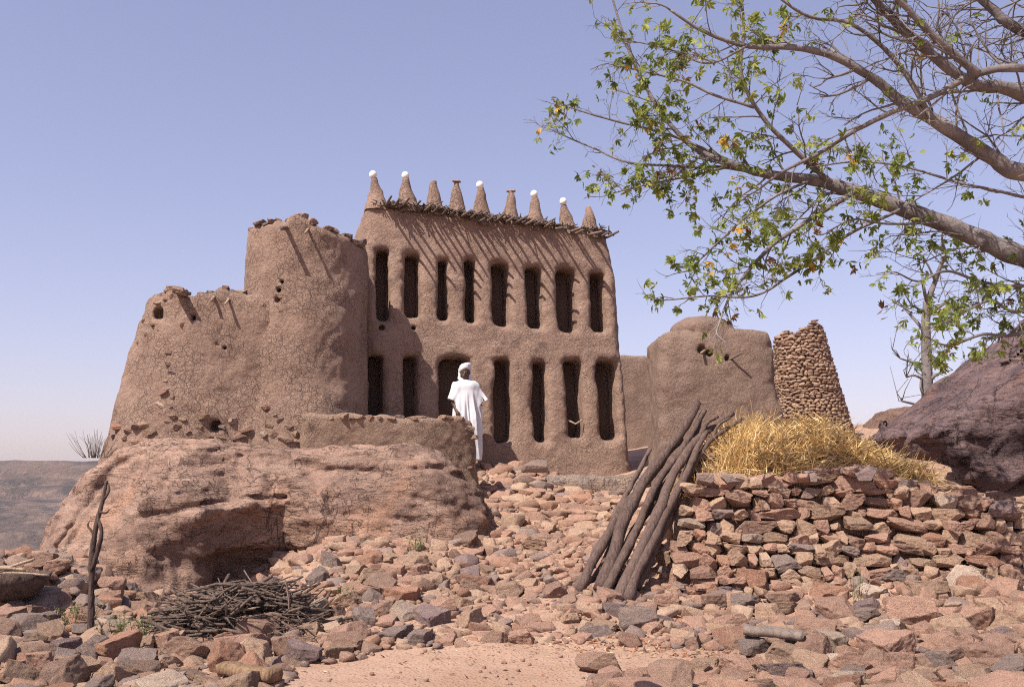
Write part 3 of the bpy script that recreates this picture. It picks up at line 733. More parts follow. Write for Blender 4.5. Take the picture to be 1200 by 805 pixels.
def f_back(s, d, t):
    f = f_house_local(s, d, t, False); f = smax(f, 1.15 - d, .02)
    return near(f, lambda x, y, z: .04 * vnoise(x, y, z, 1.2, 61) + .015 * fbm(x, y, z, 4, 2, 62) + .012, s, d, t, .25)
V, Q = nets(f_back, (-.4, 1.0, -.45), (HL + .4, 3.4, 5.45), .07); part('wall', to_world(*V.T), ho, MUD_H, quads=Q)
# niche backs: panel closing every opening, shade painted into its mud colour
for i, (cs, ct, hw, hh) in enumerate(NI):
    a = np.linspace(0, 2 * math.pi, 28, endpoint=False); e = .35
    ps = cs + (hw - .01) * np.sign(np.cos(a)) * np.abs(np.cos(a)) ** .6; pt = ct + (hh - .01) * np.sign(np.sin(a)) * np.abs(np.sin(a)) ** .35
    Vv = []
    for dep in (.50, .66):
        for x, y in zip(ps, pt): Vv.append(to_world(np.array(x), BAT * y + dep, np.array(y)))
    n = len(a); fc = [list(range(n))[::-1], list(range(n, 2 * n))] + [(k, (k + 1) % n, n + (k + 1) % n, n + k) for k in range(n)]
    o = part('doorway' if i == 10 else 'window', np.array(Vv), ho, MUD_SHADE, faces=fc, smooth=False)
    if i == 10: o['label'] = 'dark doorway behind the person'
# little bundle lying in the fourth lower niche
cs, ct, hw, hh = NI[13]; q = to_world(np.array(cs), BAT * (ct - hh) + .1, np.array(ct - hh * .62)); m = MB()
m.tube([q + np.array([-.13, 0, 0.04]), q + np.array([0, -.04, -.03]), q + np.array([.13, 0, .05])], .018, 6); m.build('crossbar', ho, WOOD_P)
q_ = P(441, 478, 17.6)
# pinnacles
PIN = [(438.5, 207, 434.8, 453.6, 236, 'egg'), (477, 208, 468.5, 490, 239, 'egg'), (510.5, 212, 501, 519.7, 244, None), (537, 213, 530, 548, 249, 'flat'), (565.5, 219, 557, 577, 254.5, 'egg'), (602, 225, 591.7, 609.5, 257, 'flat'), (630, 230, 621, 640, 261, 'egg'), (664.5, 239, 660, 678, 266, 'egg'), (694, 242, 686.5, 704, 269, None)]
def lathe(prof, n, seed, rough=.02):
    q = np.random.default_rng(seed); V = []; Qd = []
    for r, zz, ox in prof:
        for k in range(n):
            a = 2 * math.pi * k / n; V.append((ox + r * math.cos(a), r * math.sin(a), zz))
    V = np.array(V); m = len(prof)
    V += rough * np.stack([vnoise(*V.T, 9, seed + k) for k in range(3)], 1)
    for i in range(m - 1):
        for k in range(n): Qd.append((i * n + k, i * n + (k + 1) % n, (i + 1) * n + (k + 1) % n, (i + 1) * n + k))
    V = np.vstack([V, [(prof[-1][2], 0, prof[-1][1] + .004)]])
    T = [((m - 1) * n + k, (m - 1) * n + (k + 1) % n, len(V) - 1) for k in range(n)]
    return V, np.array(Qd), np.array(T)
for i, (tx, ty, bl, br, by, cap) in enumerate(PIN):
    c = (bl + br) / 2; s, t = facade_hit(c, by + 2); b = to_world(np.array(s), BAT * t + .2, np.array(t)); Y = b[1]
    hw = (br - bl) / 2 / F * Y * 1.38; H = (by - ty + 6) / F * Y; lean = (tx - c) / F * Y
    prof = [(hw * (1.25 if u < .06 else 1) * (1 - .74 * u ** .9), H * u - .12 * (u == 0), lean * u) for u in (0, .05, .12, .22, .35, .5, .65, .8, .92, 1)]
    prof.append((hw * .12, H + .02, lean))
    Vv, Qd, T = lathe(prof, 18, 70 + i * 3, .028)
    pn = part('pinnacle', Vv + b, ho, MUD_T, quads=Qd, tris=T)
    tp = b + np.array([lean, 0, H])
    if cap == 'egg':
        Ve, Te = ICO[3]; part('egg', Ve * np.array([.072, .072, .08]) + tp + np.array([-.01, 0, .055]), ho, EGG, tris=Te, parent=pn)
    elif cap == 'flat':
        part('cap_stone', SHL[2][i][0] * np.array([.09, .085, .026]) + tp + np.array([0, 0, .03]), ho, STONE_M['brown'], tris=SHL[2][i][1], parent=pn)
# eaves: projecting beams (parts) and the brushwood laid over them
q = np.random.default_rng(4)
EV = [(452, 240), (462, 240), (472, 241), (486, 242), (497, 244), (508, 247), (519, 249), (529, 250), (540, 252), (551, 254), (560, 257), (571, 258), (581, 258), (592, 259), (603, 260), (614, 262), (625, 263), (636, 264), (650, 266), (668, 268), (675, 271), (690, 272), (704, 273), (712, 275)]
for px, py in EV:
    s, t = facade_hit(px, py + 6); L = q.uniform(.4, .78); m = MB()
    a = to_world(np.array(s), BAT * t + .3, np.array(t + .08)); b = to_world(np.array(s + q.normal() * .02), BAT * t - L, np.array(t + q.uniform(-.04, .05)))
    m.tube([a, (a + b) / 2 + np.array([0, 0, q.normal() * .01]), b], [.028, .026, .02], 7, rough=.06); m.build('beam', ho, TWIG)
m = MB()
for i in range(400):
    px = q.uniform(448, 717) if i % 3 else q.choice([460, 505, 545, 575, 615, 640, 700]) + q.normal() * 9
    s, t = facade_hit(min(px, 717), np.interp(px, [437, 510, 545, 610, 650, 712], [239, 246, 252, 260, 265, 272]))
    ov = .15 if 455 < px < 645 else .04
    L = q.uniform(.14, .42); an = q.normal() * .8; dd = q.uniform(-ov, .05); t = t + q.uniform(-.03, .045)
    c = to_world(np.array(s), BAT * t + dd, np.array(t))
    v = np.array([hd[0] * math.sin(an) + hn[0] * math.cos(an), hd[1] * math.sin(an) + hn[1] * math.cos(an), q.normal() * .28]) * L
    m.tube([c - v * .6, c + v * .1, c + v * .5], [.011, .014, .009], 5)
o = m.build('eave_brushwood', ho, TWIG); o['kind'] = 'stuff'

# ------------------------------------------------------------------ right hand mud block, back wall and stone tower
ZR = P(830, 388, 16.8)[2]
def f_rblock(X, Y, Z):
    t = np.clip((Z - 1.6) / 2.5, -.3, 1.1)
    xl, xr = P(769, 450, 16.2)[0] + .07 * (Y - 16), P(925, 490, 16.4)[0] - .36 * t
    f = smax(smax(xl - X, X - xr, .1), smax(15.9 + .16 * t - Y + .1 * (X - 3.5) , Y - 18.6, .1), .22)
    top = ZR - .03 - .07 * sstep(3.9, 4.3, X) - .10 * (1 - sstep(2.3, 2.7, X)) - .04 * (1 - sstep(2.6, 2.9, X)) + .03 * np.sin(X * 6)
    f = smax(f, Z - top, .17); f = smax(f, .9 - Z, .1)
    f = smin(f, ell(X, Y, Z, (3.18, 16.55, ZR - .02), (.52, .5, .25)), .1)
    for px, py, r0 in ((823, 411, .05), (852, 420, .045), (832, 414, .03)):
        p = P(px, py, 16.05); f = smax(f, -ell(X, Y, Z, p, (r0, .12, r0)), .04)
    def disp(x, y, z): return .06 * vnoise(x, y, z, 1.2, 81) + .024 * fbm(x, y, z, 4, 2, 82) + .01 * fbm(x, y, z, 13, 2, 84)
    return near(f, disp, X, Y, Z)
rb = thing('mud_granary', 'windowless grey brown mud granary with rounded top, behind the straw heap', 'granary', (3.4, 17, 1.7))
V, Q = nets(f_rblock, (1.9, 15.4, .8), (5.1, 18.9, ZR + .5), .035); part('wall', V, rb, MUD_D, quads=Q)
spout(rb, 853, 424, 16.1, .3, .018, TWIG, -.1, 'peg', .15); spout(rb, 826, 412, 16.1, .2, .02, WOOD_P, .05, 'peg', -.1)
def f_bwall(X, Y, Z):
    f = rbox(X, Y, Z, (3.1, 25.6, 2.4), (1.6, .3, P(745, 416, 25.4)[2] - 2.4), .12, .05)
    return near(f, lambda x, y, z: .05 * vnoise(x, y, z, 1.5, 85) + .02 * fbm(x, y, z, 5, 2, 86), X, Y, Z)
bw = thing('back_wall', 'plain mud wall seen in the gap between house and granary', 'wall', (3.1, 25.6, 1.8))
V, Q = nets(f_bwall, (1.2, 25, 1.2), (5, 26.3, 5.6), .06); part('wall', V, bw, MUD_D, quads=Q)
st = thing('stone_tower', 'tapering tower of small stacked stones behind the mud granary', 'tower', (5.6, 18.9, 2))
ct_, cb_ = P(934, 379, 18.9), P(952, 496, 18.9)
rt, rb_ = 26.5 / F * 18.9, 42 / F * 18.9
core = [(rb_ * 1.0 - .05, -.7, -.05), (rb_ - .06, 0, 0)] ; Hh = ct_[2] - cb_[2]
prof = [((rb_ + (rt - rb_) * u) - .035, Hh * u, (ct_[0] - cb_[0]) * u) for u in np.linspace(-.3, .86, 12)]
Vv, Qd, T = lathe(prof, 28, 90, .03); part('core', Vv + cb_, st, MUD_D, quads=Qd, tris=T)
sts = []; q = np.random.default_rng(21); zc = -.5
while zc < Hh:
    u = zc / Hh; r = rb_ + (rt - rb_) * u; rh = q.uniform(.018, .034); a = q.uniform(0, 1)
    a_end = a + 2 * math.pi
    while a < a_end:
        w = q.uniform(.028, .075)
        a += w / r
        if u > .9 + .07 * math.sin(a * 1.3 + .5) + .03 * math.sin(a * 4): a += w / r; continue
        p = cb_ + np.array([(ct_[0] - cb_[0]) * u + (r - .04) * math.cos(a), (r - .04) * math.sin(a), zc + rh + q.normal() * .006])
        sts.append(dict(pos=p, half=(.07, w * 1.08, rh * 1.15), rot=(a + q.normal() * .15, q.normal() * .08, q.normal() * .1), k=int(q.integers(NS)), tone=float(q.choice([.2, .45, .86, .95, .75], p=[.25, .12, .35, .16, .12]))))
        a += w / r
    zc += rh * 2 * .97
stones_joined('masonry', sts, STONE_STUFF, 1, st)

# rubble mound far right, and the pollarded tree behind it
qq = P(1085, 486, 21)
# ------------------------------------------------------------------ dry stone wall
q = np.random.default_rng(33)
TOPP = [(785, 600), (800, 578), (826, 562), (870, 563), (900, 566), (940, 560), (975, 552), (1005, 553), (1040, 562), (1080, 578), (1120, 588), (1170, 598), (1260, 604)]
def wall_y(x): return 11.55 + .12 * math.sin(x * .9) + .05 * (x - 4)
def wtop(x, y):
    px = 600 + F * x / y * 1.0; py = np.interp(px, [a for a, b in TOPP], [b for a, b in TOPP]); return P(px, py, y)[2]
dw = thing('dry_stone_wall', 'rough dry stone wall of pinkish blocks holding up the straw heap', 'wall', (4.2, 11.8, .3))
wst = []; zc = .12; row = 0
while zc < 1.75:
    rh = q.uniform(.046, .078); x = 1.6 + q.uniform(0, .2)
    while x < 7.2:
        w = q.choice([q.uniform(.06, .11), q.uniform(.1, .17), q.uniform(.16, .26)], p=[.46, .4, .14])
        y = wall_y(x + w) + .48 * (zc - .2) + .2 * max(0, 2.2 - x)
        hh = rh * q.uniform(.8, 1.35); px, py = proj((x + w, y, zc))
        edge = 782 + 26 * max(0, (zc - .2)) + 6 * math.sin(row * 2.1)
        tz = wtop(x + w, y)
        if zc + rh < tz + .02 and px > edge:
            wst.append(dict(pos=(x + w, y + q.uniform(-.04, .03), zc + rh + q.normal() * .022), half=(w * 1.1, q.uniform(.13, .2), hh * 1.12), rot=(q.normal() * .16, q.normal() * .1, q.normal() * .13), k=int(q.integers(NS)), col=rcol(q, (.5, .38, .02, .1, 0))))
        if q.random() < .5: wst.append(dict(pos=(x + 2 * w, y - .0 + q.uniform(-.01, .05), zc + rh * q.choice([.1, 1.9]) + q.normal() * .02), half=(q.uniform(.03, .06), .09, q.uniform(.025, .045)), rot=(q.normal() * .4, q.normal() * .2, q.normal() * .3), k=int(q.integers(NS)), col=rcol(q, (.5, .38, .02, .1, 0)))) if zc + rh * 2 < tz and px > edge else None
        x += 2 * w * .96
    zc += rh * 2 * .94; row += 1
# flat slabs piled at the wall's end behind the poles
zc = 1.15
for i in range(9):
    for dx in (-.14, .16):
        wst.append(dict(pos=P(823 + dx * 60 + q.normal() * 3, 590, 12.75) * np.array([1, 1, 0]) + np.array([0, q.uniform(-.05, .1), zc + q.normal() * .01]), half=(q.uniform(.16, .26), .22, q.uniform(.035, .06)), rot=(q.normal() * .2, q.normal() * .05, q.normal() * .08), k=int(q.integers(NS)), col=rcol(q, (.3, .25, .2, .05, .2))))
    zc += .088
# loose cap stones
for i in range(34):
    x = 2.2 + i * .135 + q.normal() * .05; y = wall_y(x) + .55 + q.normal() * .1; w = q.uniform(.1, .2)
    wst.append(dict(pos=(x, y, wtop(x, y) + .0), half=(w, w * .8, w * q.uniform(.4, .62)), rot=(q.normal() * .5, q.normal() * .2, q.normal() * .2), k=int(q.integers(NS)), col=rcol(q, (.36, .2, .2, .08, .16))))
for i in range(110):   # stones tipped on the ground between the wall and the boulder
    x, y = q.uniform(4.7, 7.4), q.uniform(12.0, 13.7); w = q.uniform(.07, .19); z0 = max(float(gh(x, y)), wtop(x, wall_y(x) + .95) - .03 if y < wall_y(x) + 2.1 else 0)
    wst.append(dict(pos=(x, y, z0 + w * .15), half=(w, w * .8, w * q.uniform(.45, .7)), rot=(q.uniform(0, 6), q.normal() * .2, q.normal() * .2), k=int(q.integers(NS)), col=rcol(q, (.4, .3, .1, .1, .1))))
def seen(s): 
    a = proj(s['pos']); d = s['pos'][1]; ok = -10 < a[0] < 1210 and a[1] < 815
    return (s['half'][0] * s['half'][2] / d ** 2) if ok else -1
wst.sort(key=seen, reverse=True)
for s_ in wst[:100]: stone_obj('stone', s_, dw)
for s_ in wst[100:]: s_['tone'] = TONE[s_['col']] + random.uniform(-.03, .05)
o = stones_joined('stone_fill', wst[100:], STONE_STUFF, 3, dw); o['kind'] = 'stuff'
# earth core behind the face stones
m = MB(); xs = np.arange(1.95, 7.6, .15); ring = []
for x in xs:
    y0 = wall_y(x) + .06 + .25 * max(0, 2.3 - x); tz = wtop(x, y0 + .4) - .1
    ring += [(x, y0, -.1), (x, y0 + .48, tz * .75), (x, y0 + .64, tz), (x, y0 + 1.9, tz + .02), (x, y0 + 2.0, -.1)]
n = len(xs); Qd = [(i * 5 + k, (i + 1) * 5 + k, (i + 1) * 5 + (k + 1) % 5, i * 5 + (k + 1) % 5) for i in range(n - 1) for k in range(5)]
part('earth_core', np.array(ring), dw, GROUND, faces=[tuple(f) for f in Qd] + [(4, 3, 2, 1, 0), tuple(range((n - 1) * 5, n * 5))])

# ------------------------------------------------------------------ straw heap
q = np.random.default_rng(44)
def straw_top(x, y):
    cx, cy = 3.9, 13.2
    a = np.clip(1 - ((x - cx) / 1.6) ** 2, 0, 1) ** .6 * np.clip(1 - ((y - cy) / .95) ** 2, 0, 1) ** .5
    return 1.35 + a * (1.06 - .2 * (x - 3.3) + .06 * np.sin(x * 5))
V, Tt = ICO[4]; Vc = V.copy(); Vc[:, 0] = 3.9 + 1.55 * V[:, 0]; Vc[:, 1] = 13.2 + .92 * V[:, 1]
zt_ = straw_top(Vc[:, 0], Vc[:, 1]); Vc[:, 2] = np.where(V[:, 2] > 0, np.minimum(zt_, 1.35 + (zt_ - 1.35) * np.abs(V[:, 2]) ** .3) - .12, 1.15)
m = MB(); m.add(Vc, tris=Tt, m=2)
for i in range(9500):
    x = q.uniform(2.2, 5.2); y = q.uniform(12.2, 14.1) if i % 3 else q.uniform(12.15, 12.7); zt0 = float(straw_top(x, y))
    if zt0 < 1.37: 
        if q.random() < .5: continue
    L = q.uniform(.2, .72)
    lean = (x - 3.3) / 2.2
    az = q.normal() * .9 + (0 if x > 3.5 else math.pi * (q.random() < .5))
    el = q.normal() * .45 + (.55 if x < 3.4 else -.05 - .2 * lean)
    if i % 9 == 0: el += .5
    d = np.array([math.cos(az) * math.cos(el), -abs(math.sin(az)) * math.cos(el) * .8 if q.random() < .6 else math.sin(az) * math.cos(el), math.sin(el)])
    c = np.array([x, y, zt0 - .1 + q.uniform(-.05, .12)])
    side = np.cross(d, q.normal(size=3)); side /= np.linalg.norm(side); wd = q.uniform(.003, .0075)
    bend = q.normal(size=3) * .06 + np.array([0, 0, -.05]); pts = [c - d * L * .5, c + bend * .4, c + d * L * .5 + bend * .0]
    Vb = np.array([p + sgn * side * wd * (1 if k < 2 else .4) for k, p in enumerate(pts) for sgn in (-1, 1)])
    m.add(Vb, [(0, 1, 3, 2), (2, 3, 5, 4)], m=int(q.choice(3, p=[.55, .28, .17])))
sw = thing('straw_heap', 'heap of golden dry straw on top of the dry stone wall', 'straw', (4, 13.2, 1.3))
m.build('straw', sw, mats=STRAW, smooth=False)

# ------------------------------------------------------------------ leaning poles
q = np.random.default_rng(55)
POLES = [
 ([(678, 686), (720, 605), (762, 526)], 8.5, 11.9, 12.7, 'slender dark pole, outermost on the house side of the leaning pole stack'),
 ([(706, 682), (730, 610), (758, 558), (792, 517), (818, 472)], 14.5, 11.75, 12.95, 'thickest smooth pole at the front of the leaning pole stack'),
 ([(684, 684), (722, 607), (765, 555), (797, 515)], 10, 11.8, 12.75, 'dark pole just behind the thickest pole of the leaning stack'),
 ([(712, 688), (743, 629), (769, 569), (799, 524), (826, 481)], 10.5, 11.6, 12.95, 'sinuous pole right of the thickest pole in the stack'),
 ([(728, 694), (769, 606), (793, 547), (821, 513), (857, 484)], 12.5, 11.5, 13.1, 'crooked pole with a long bent tip over the straw, third across the stack front'),
 ([(738, 694), (766, 633), (795, 573), (814, 536), (829, 506)], 11, 11.45, 12.75, 'grey cracked pole ending under the straw, at the wall side of the stack'),
 ([(752, 680), (781, 612), (807, 560), (835, 515), (872, 491)], 8, 11.75, 13.0, 'thin pole whose forked tip pokes furthest over the straw heap'),
 ([(718, 678), (752, 610), (785, 560), (806, 530)], 9, 12.0, 12.9, 'dark pole hidden deep in the middle of the leaning stack'),
 ([(700, 676), (735, 600), (765, 545), (780, 528)], 8, 12.1, 12.9, 'dark pole deep in the stack on the house side'),
 ([(742, 684), (772, 622), (800, 565), (815, 520), (822, 488)], 9, 11.9, 13.0, 'dark pole deep in the stack beside the dry stone wall')]
for ctrl, wpx, y0, y1, lab in POLES:
    n = len(ctrl); pts = [P(a, b, y0 + (y1 - y0) * i / (n - 1)) for i, (a, b) in enumerate(ctrl)]
    pts = spline(pts, 34); pts[:, 0] += .035 * vnoise(np.arange(34) * .2, 0 * np.arange(34), 0 * np.arange(34), 1, int(wpx * 10)) + .012 * q.normal(size=34).cumsum() * .25; pts[:, 1] += .01 * q.normal(size=34)
    dv = pts[0] - pts[3]; pts = np.vstack([pts[0] + dv / np.linalg.norm(dv) * .12, pts]); r = wpx / 2 / F * y0 * 1.03
    rad = r * np.linspace(1.12, .62, 35) * (1 + .08 * np.sin(np.arange(35) * .7 + q.uniform(0, 6)))
    m = MB(); m.tube(pts, rad, 12, rough=.05, seed=len(lab))
    t = thing('pole', lab, 'pole', pts[0], 'wooden poles leaning against the dry stone wall'); m.build('shaft', t, WOOD_L)
    if 'forked' in lab or 'crooked' in lab:
        m = MB(); k = 26; m.tube(spline([pts[k], pts[k] + np.array([.1, .05, .18]), pts[k] + np.array([.26, .1, .27])], 8), np.linspace(r * .6, r * .3, 8), 8, rough=.05); m.build('fork', t, WOOD_L)

# ------------------------------------------------------------------ forked post, left
pp = spline([P(106, 752, 9.9), P(107, 700, 9.92), P(108, 650, 9.95), P(113, 615, 9.95), P(120, 588, 9.98), P(125, 563, 10)], 40)
m = MB(); m.tube(pp, np.linspace(.034, .017, 40) * (1 + .16 * vnoise(np.arange(40) * .5, 0 * np.arange(40), 0 * np.arange(40), 1, 9)), 12, rough=.12, seed=3)
po = thing('forked_post', 'gnarled dark post standing in the rubble with a forked top', 'post', pp[0]); m.build('stem', po, WOOD_L)
m = MB(); m.tube(spline([P(108, 668, 9.93), P(116, 640, 9.9), P(119, 622, 9.9), P(114, 606, 9.93)], 12), np.linspace(.024, .016, 12), 9, rough=.14); m.build('fork', po, WOOD_L)
for a in ([(110, 625), (103, 616), (105, 610)], [(122, 585), (128, 575), (127, 566)], [(117, 600), (124, 601), (128, 597)]):
    m = MB(); m.tube(spline([P(x, y, 9.95) for x, y in a], 6), np.linspace(.016, .006, 6), 6); m.build('stub', po, WOOD_L)

# ------------------------------------------------------------------ wooden trough at the left edge with sticks on it
tr = thing('trough', 'dark carved wooden trough set on the rubble under pale sticks', 'trough', P(10, 700, 10.8))
c = P(8, 683, 10.8); V = []; n = 28
prof = [(0.02, -.17), (.2, -.165), (.3, -.1), (.36, 0.0), (.39, .1), (.355, .105), (.32, 0), (.26, -.08), (.02, -.12)]
for r, zz in prof:
    for k in range(n): a = 2 * math.pi * k / n; V.append((1.15 * r * math.cos(a), .8 * r * math.sin(a), zz))
Qd = [(i * n + k, i * n + (k + 1) % n, (i + 1) * n + (k + 1) % n, (i + 1) * n + k) for i in range(len(prof) - 1) for k in range(n)]
V = np.array(V); V += .02 * np.stack([vnoise(*V.T, 5, 200 + k) for k in range(3)], 1)
part('bowl', V + c, tr, WOOD_L, quads=Qd)
for (a, b, wd, lab) in (((-14, 676), (40, 655), .022, 'pale bleached stick rising from the trough rim'), ((-20, 672), (58, 674), .018, 'long pale stick lying flat across the dark trough'), ((-10, 666), (30, 668), .03, 'short thick bleached stick on the trough')):
    m = MB(); p0, p1 = P(*a, 10.6), P(*b, 10.65); m.tube(spline([p0, (p0 + p1) / 2 + np.array([0, 0, .015]), p1], 9), np.linspace(wd, wd * .6, 9), 8, rough=.06)
    t = thing('stick', lab, 'stick', (p0 + p1) / 2, 'sticks on the trough'); m.build('shaft', t, WOOD_P)

# ------------------------------------------------------------------ brushwood pile
q = np.random.default_rng(66)
bc = np.array([P(280, 722, 10.3)[0], 10.3, .03])
def brush_top(x, y): 
    return float(gh(x, y)) + .42 * max(0, 1 - ((x - bc[0]) / .84) ** 2 - ((y - bc[1]) / .62) ** 2) ** .75
m = MB()
for i in range(540):
    a, r = q.uniform(0, 6.283), math.sqrt(q.random()); x, y = bc[0] + .84 * r * math.cos(a), bc[1] + .66 * r * math.sin(a)
    if abs(x - bc[0] - .28) < .2 and y < bc[1] - .05 and q.random() < .8: continue
    zt1 = brush_top(x, y); zz = zt1 - abs(q.normal()) * .1 + .03
    L = q.uniform(.2, .75); az = q.normal() * .75 + (math.pi if q.random() < .5 else 0); el = q.normal() * .28
    d = np.array([math.cos(az) * math.cos(el), math.sin(az) * math.cos(el), math.sin(el)]) * L / 2
    c = np.array([x, y, max(zz, float(gh(x, y)) + .02)]); w = q.uniform(.005, .019)
    m.tube([c - d, c + q.normal(size=3) * .03, c + d], [w, w * .9, w * .5], 5)
bp = m.data(); o = link('brushwood', mesh_np('brushwood', bp['V'] - bc, quads=bp['quads'], tris=bp['tris'], mat=TWIG), None, tuple(bc))
tag(o, 'tangled grey brown brushwood heaped below the overhang of the outcrop', 'brushwood', kind='stuff')
BS = [((172, 738), (262, 708), .03, 'thick pole end sticking out of the brushwood toward the forked post', 10.2), ((204, 728), (300, 712), .02, 'pale barkless stick lying across the front of the brushwood', 10.15), ((190, 715), (245, 692), .022, 'stout stick slanting over the outcrop end of the brushwood', 10.7), ((286, 668), (306, 690), .008, 'thin twig standing upright at the back of the brushwood', 10.9), ((334, 680), (338, 735), .012, 'upright stick at the wall side of the brushwood heap', 10.3), ((330, 728), (372, 762), .012, 'bent stick reaching from the brushwood down to the sandy path', 9.9), ((262, 690), (350, 686), .016, 'straight stick along the crest of the brushwood', 10.75), ((300, 712), (396, 715), .014, 'long crooked stick poking out toward the rubble slope', 10.4)]
for a, b, w, lab, Y in BS:
    p0, p1 = P(*a, Y), P(*b, Y - .12); mm = MB(); mid = (p0 + p1) / 2 + q.normal(size=3) * .03
    mm.tube(spline([p0, mid, p1], 10), np.linspace(w, w * .55, 10), 8, rough=.07)
    t = thing('stick', lab, 'stick', mid, 'sticks in the brushwood heap'); mm.build('shaft', t, WOOD_P if 'pale' in lab else TWIG)

# split log in front, plank in the rubble
def slab_of_wood(a, b, Y0, Y1, w, hgt, seed):
    p0, p1 = P(*a, Y0), P(*b, Y1); n = 14; q = np.random.default_rng(seed); mm = MB()
    pts = np.linspace(p0, p1, n); pts[:, 2] += .035 + .003 * q.normal(size=n)
    d = (p1 - p0); d /= np.linalg.norm(d); s = np.cross(d, (0, 0, 1)); s /= np.linalg.norm(s); u = np.cross(s, d)
    k = 12; V = []
    for i, p in enumerate(pts):
        for j in range(k):
            an = 2 * math.pi * j / k; r = 1 + .04 * q.normal()
            V.append(p + s * w * r * np.sign(math.cos(an)) * abs(math.cos(an)) ** .6 + u * hgt * r * np.sign(math.sin(an)) * abs(math.sin(an)) ** .7)
    Qd = [(i * k + j, i * k + (j + 1) % k, (i + 1) * k + (j + 1) % k, (i + 1) * k + j) for i in range(n - 1) for j in range(k)]
    V = np.array(V); V = np.vstack([V, pts[0], pts[-1]]); T = [((j + 1) % k, j, n * k) for j in range(k)] + [((n - 1) * k + j, (n - 1) * k + (j + 1) % k, n * k + 1) for j in range(k)]
    return V, Qd, T
t = thing('split_log', 'short split log with ragged pale grain lying near the path', 'log', P(295, 795, 8.0))
V, Qd, T = slab_of_wood((262, 787), (322, 797), 8.25, 7.95, .085, .05, 4); part('trunk', V, t, LOGW, quads=Qd, tris=T)
t = thing('plank', 'weathered grey wooden plank lying in the rubble before the dry stone wall', 'plank', P(905, 745, 9.3))
V, Qd, T = slab_of_wood((872, 742), (942, 749), 9.35, 9.2, .11, .045, 6); part('board', V, t, PLANK, quads=Qd, tris=T)
# ------------------------------------------------------------------ rubble
q = np.random.default_rng(77)
PATH = [(300, 860), (338, 800), (352, 780), (430, 769), (480, 758), (560, 757), (640, 756), (760, 758), (885, 769), (880, 781), (770, 788), (700, 792), (672, 820), (660, 860)]
def inpoly(px, py, poly):
    c = False; n = len(poly)
    for i in range(n):
        (x1, y1), (x2, y2) = poly[i], poly[i - 1]
        if (y1 > py) != (y2 > py) and px < (x2 - x1) * (py - y1) / (y2 - y1) + x1: c = not c
    return c
cell = {}; CS = .25; stones = []
def fits(x, y, r, k):
    i, j = int(x // CS), int(y // CS); n = int((r + .7) // CS) + 1
    for a in range(i - n, i + n + 1):
        for b in range(j - n, j + n + 1):
            for (u, v, s) in cell.get((a, b), ()):
                if (u - x) ** 2 + (v - y) ** 2 < ((r + s) * k) ** 2: return False
    return True
def region(px, py, x, y):
    """which patch of rubble a picture point lies in, or None"""
    if inpoly(px, py, PATH) or py > 850 or py < 520 or px < -60 or px > 1260: return None
    if px < 235 and py > 650: return 'left'
    if px < 420 and py > 738: return 'front'
    if py > 778 and px > 640: return 'near'
    if px >= 780 and py > 640: return 'wallfoot'
    if 555 < px < 790 and py < 640: return 'steps'
    return 'slope'
SIZE = {'left': .9, 'front': 1.0, 'near': .88, 'wallfoot': .82, 'steps': .8, 'slope': .84}
fo = lambda x, y, z: f_outcrop(np.array([x]), np.array([y]), np.array([z]), False)[0]
N = 9000
levels = [(.2, 200, .9), (.145, 1300, .84), (.11, 4000, .81), (.078, 8500, .8), (.055, 14000, .8), (.036, 16000, .82)]
xs_all = []
for r0, tries, k in levels:
    X = q.uniform(-9.5, 8.8, tries * 3); Yv = 6.8 + 11.4 * q.random(tries * 3) ** 1.25
    Zv = gh(X, Yv, False); PX = proj(np.stack([X, Yv, Zv], -1))
    OC = f_outcrop(X.copy(), Yv.copy(), Zv + .06, False); HS = f_house_local(*to_local(X, Yv, Zv + .3), False)
    for x, y, zz, (px, py), oc_, hs in zip(X, Yv, Zv, PX, OC, HS):
        rg = region(px, py, x, y)
        if rg is None or oc_ < -.02 or hs < .1: continue
        if x > 1.9 and y > wall_y(x) + .1: continue
        if y > 17.6 and rg != 'steps': continue
        if ((x - bc[0]) / .9) ** 2 + ((y - bc[1]) / .55) ** 2 < 1 and r0 > .1: continue
        # the bare earth between: thinner on the upper slope
        if rg == 'steps' and r0 > .22: continue
        if rg in ('slope', 'steps') and q.random() < (.1 if px < 560 else .22) : continue
        r = r0 * q.uniform(.78, 1.25) * SIZE[rg]
        if inpoly(px - r * F / y, py, PATH) or inpoly(px + r * F / y, py, PATH) or inpoly(px, py + 3, PATH):
            if r0 > .1 or q.random() < .6: continue
        if not fits(x, y, r, k): continue
        cell.setdefault((int(x // CS), int(y // CS)), []).append((x, y, r))
        fl = q.uniform(.42, .85); h = (r * q.uniform(.95, 1.35), r * q.uniform(.75, 1.05), r * fl)
        stones.append(dict(pos=np.array([x, y, zz + h[2] * (q.uniform(0, .5) if rg in ('left', 'near', 'front', 'wallfoot') else q.uniform(-.35, .4))]), half=h, rot=(q.uniform(0, 6.28), q.normal() * .22, q.normal() * .22), k=int(q.integers(NS)), col=rcol(q, (.40, .22, .15, .09, .14) if rg != 'left' else (.3, .2, .2, .1, .2)), rg=rg))
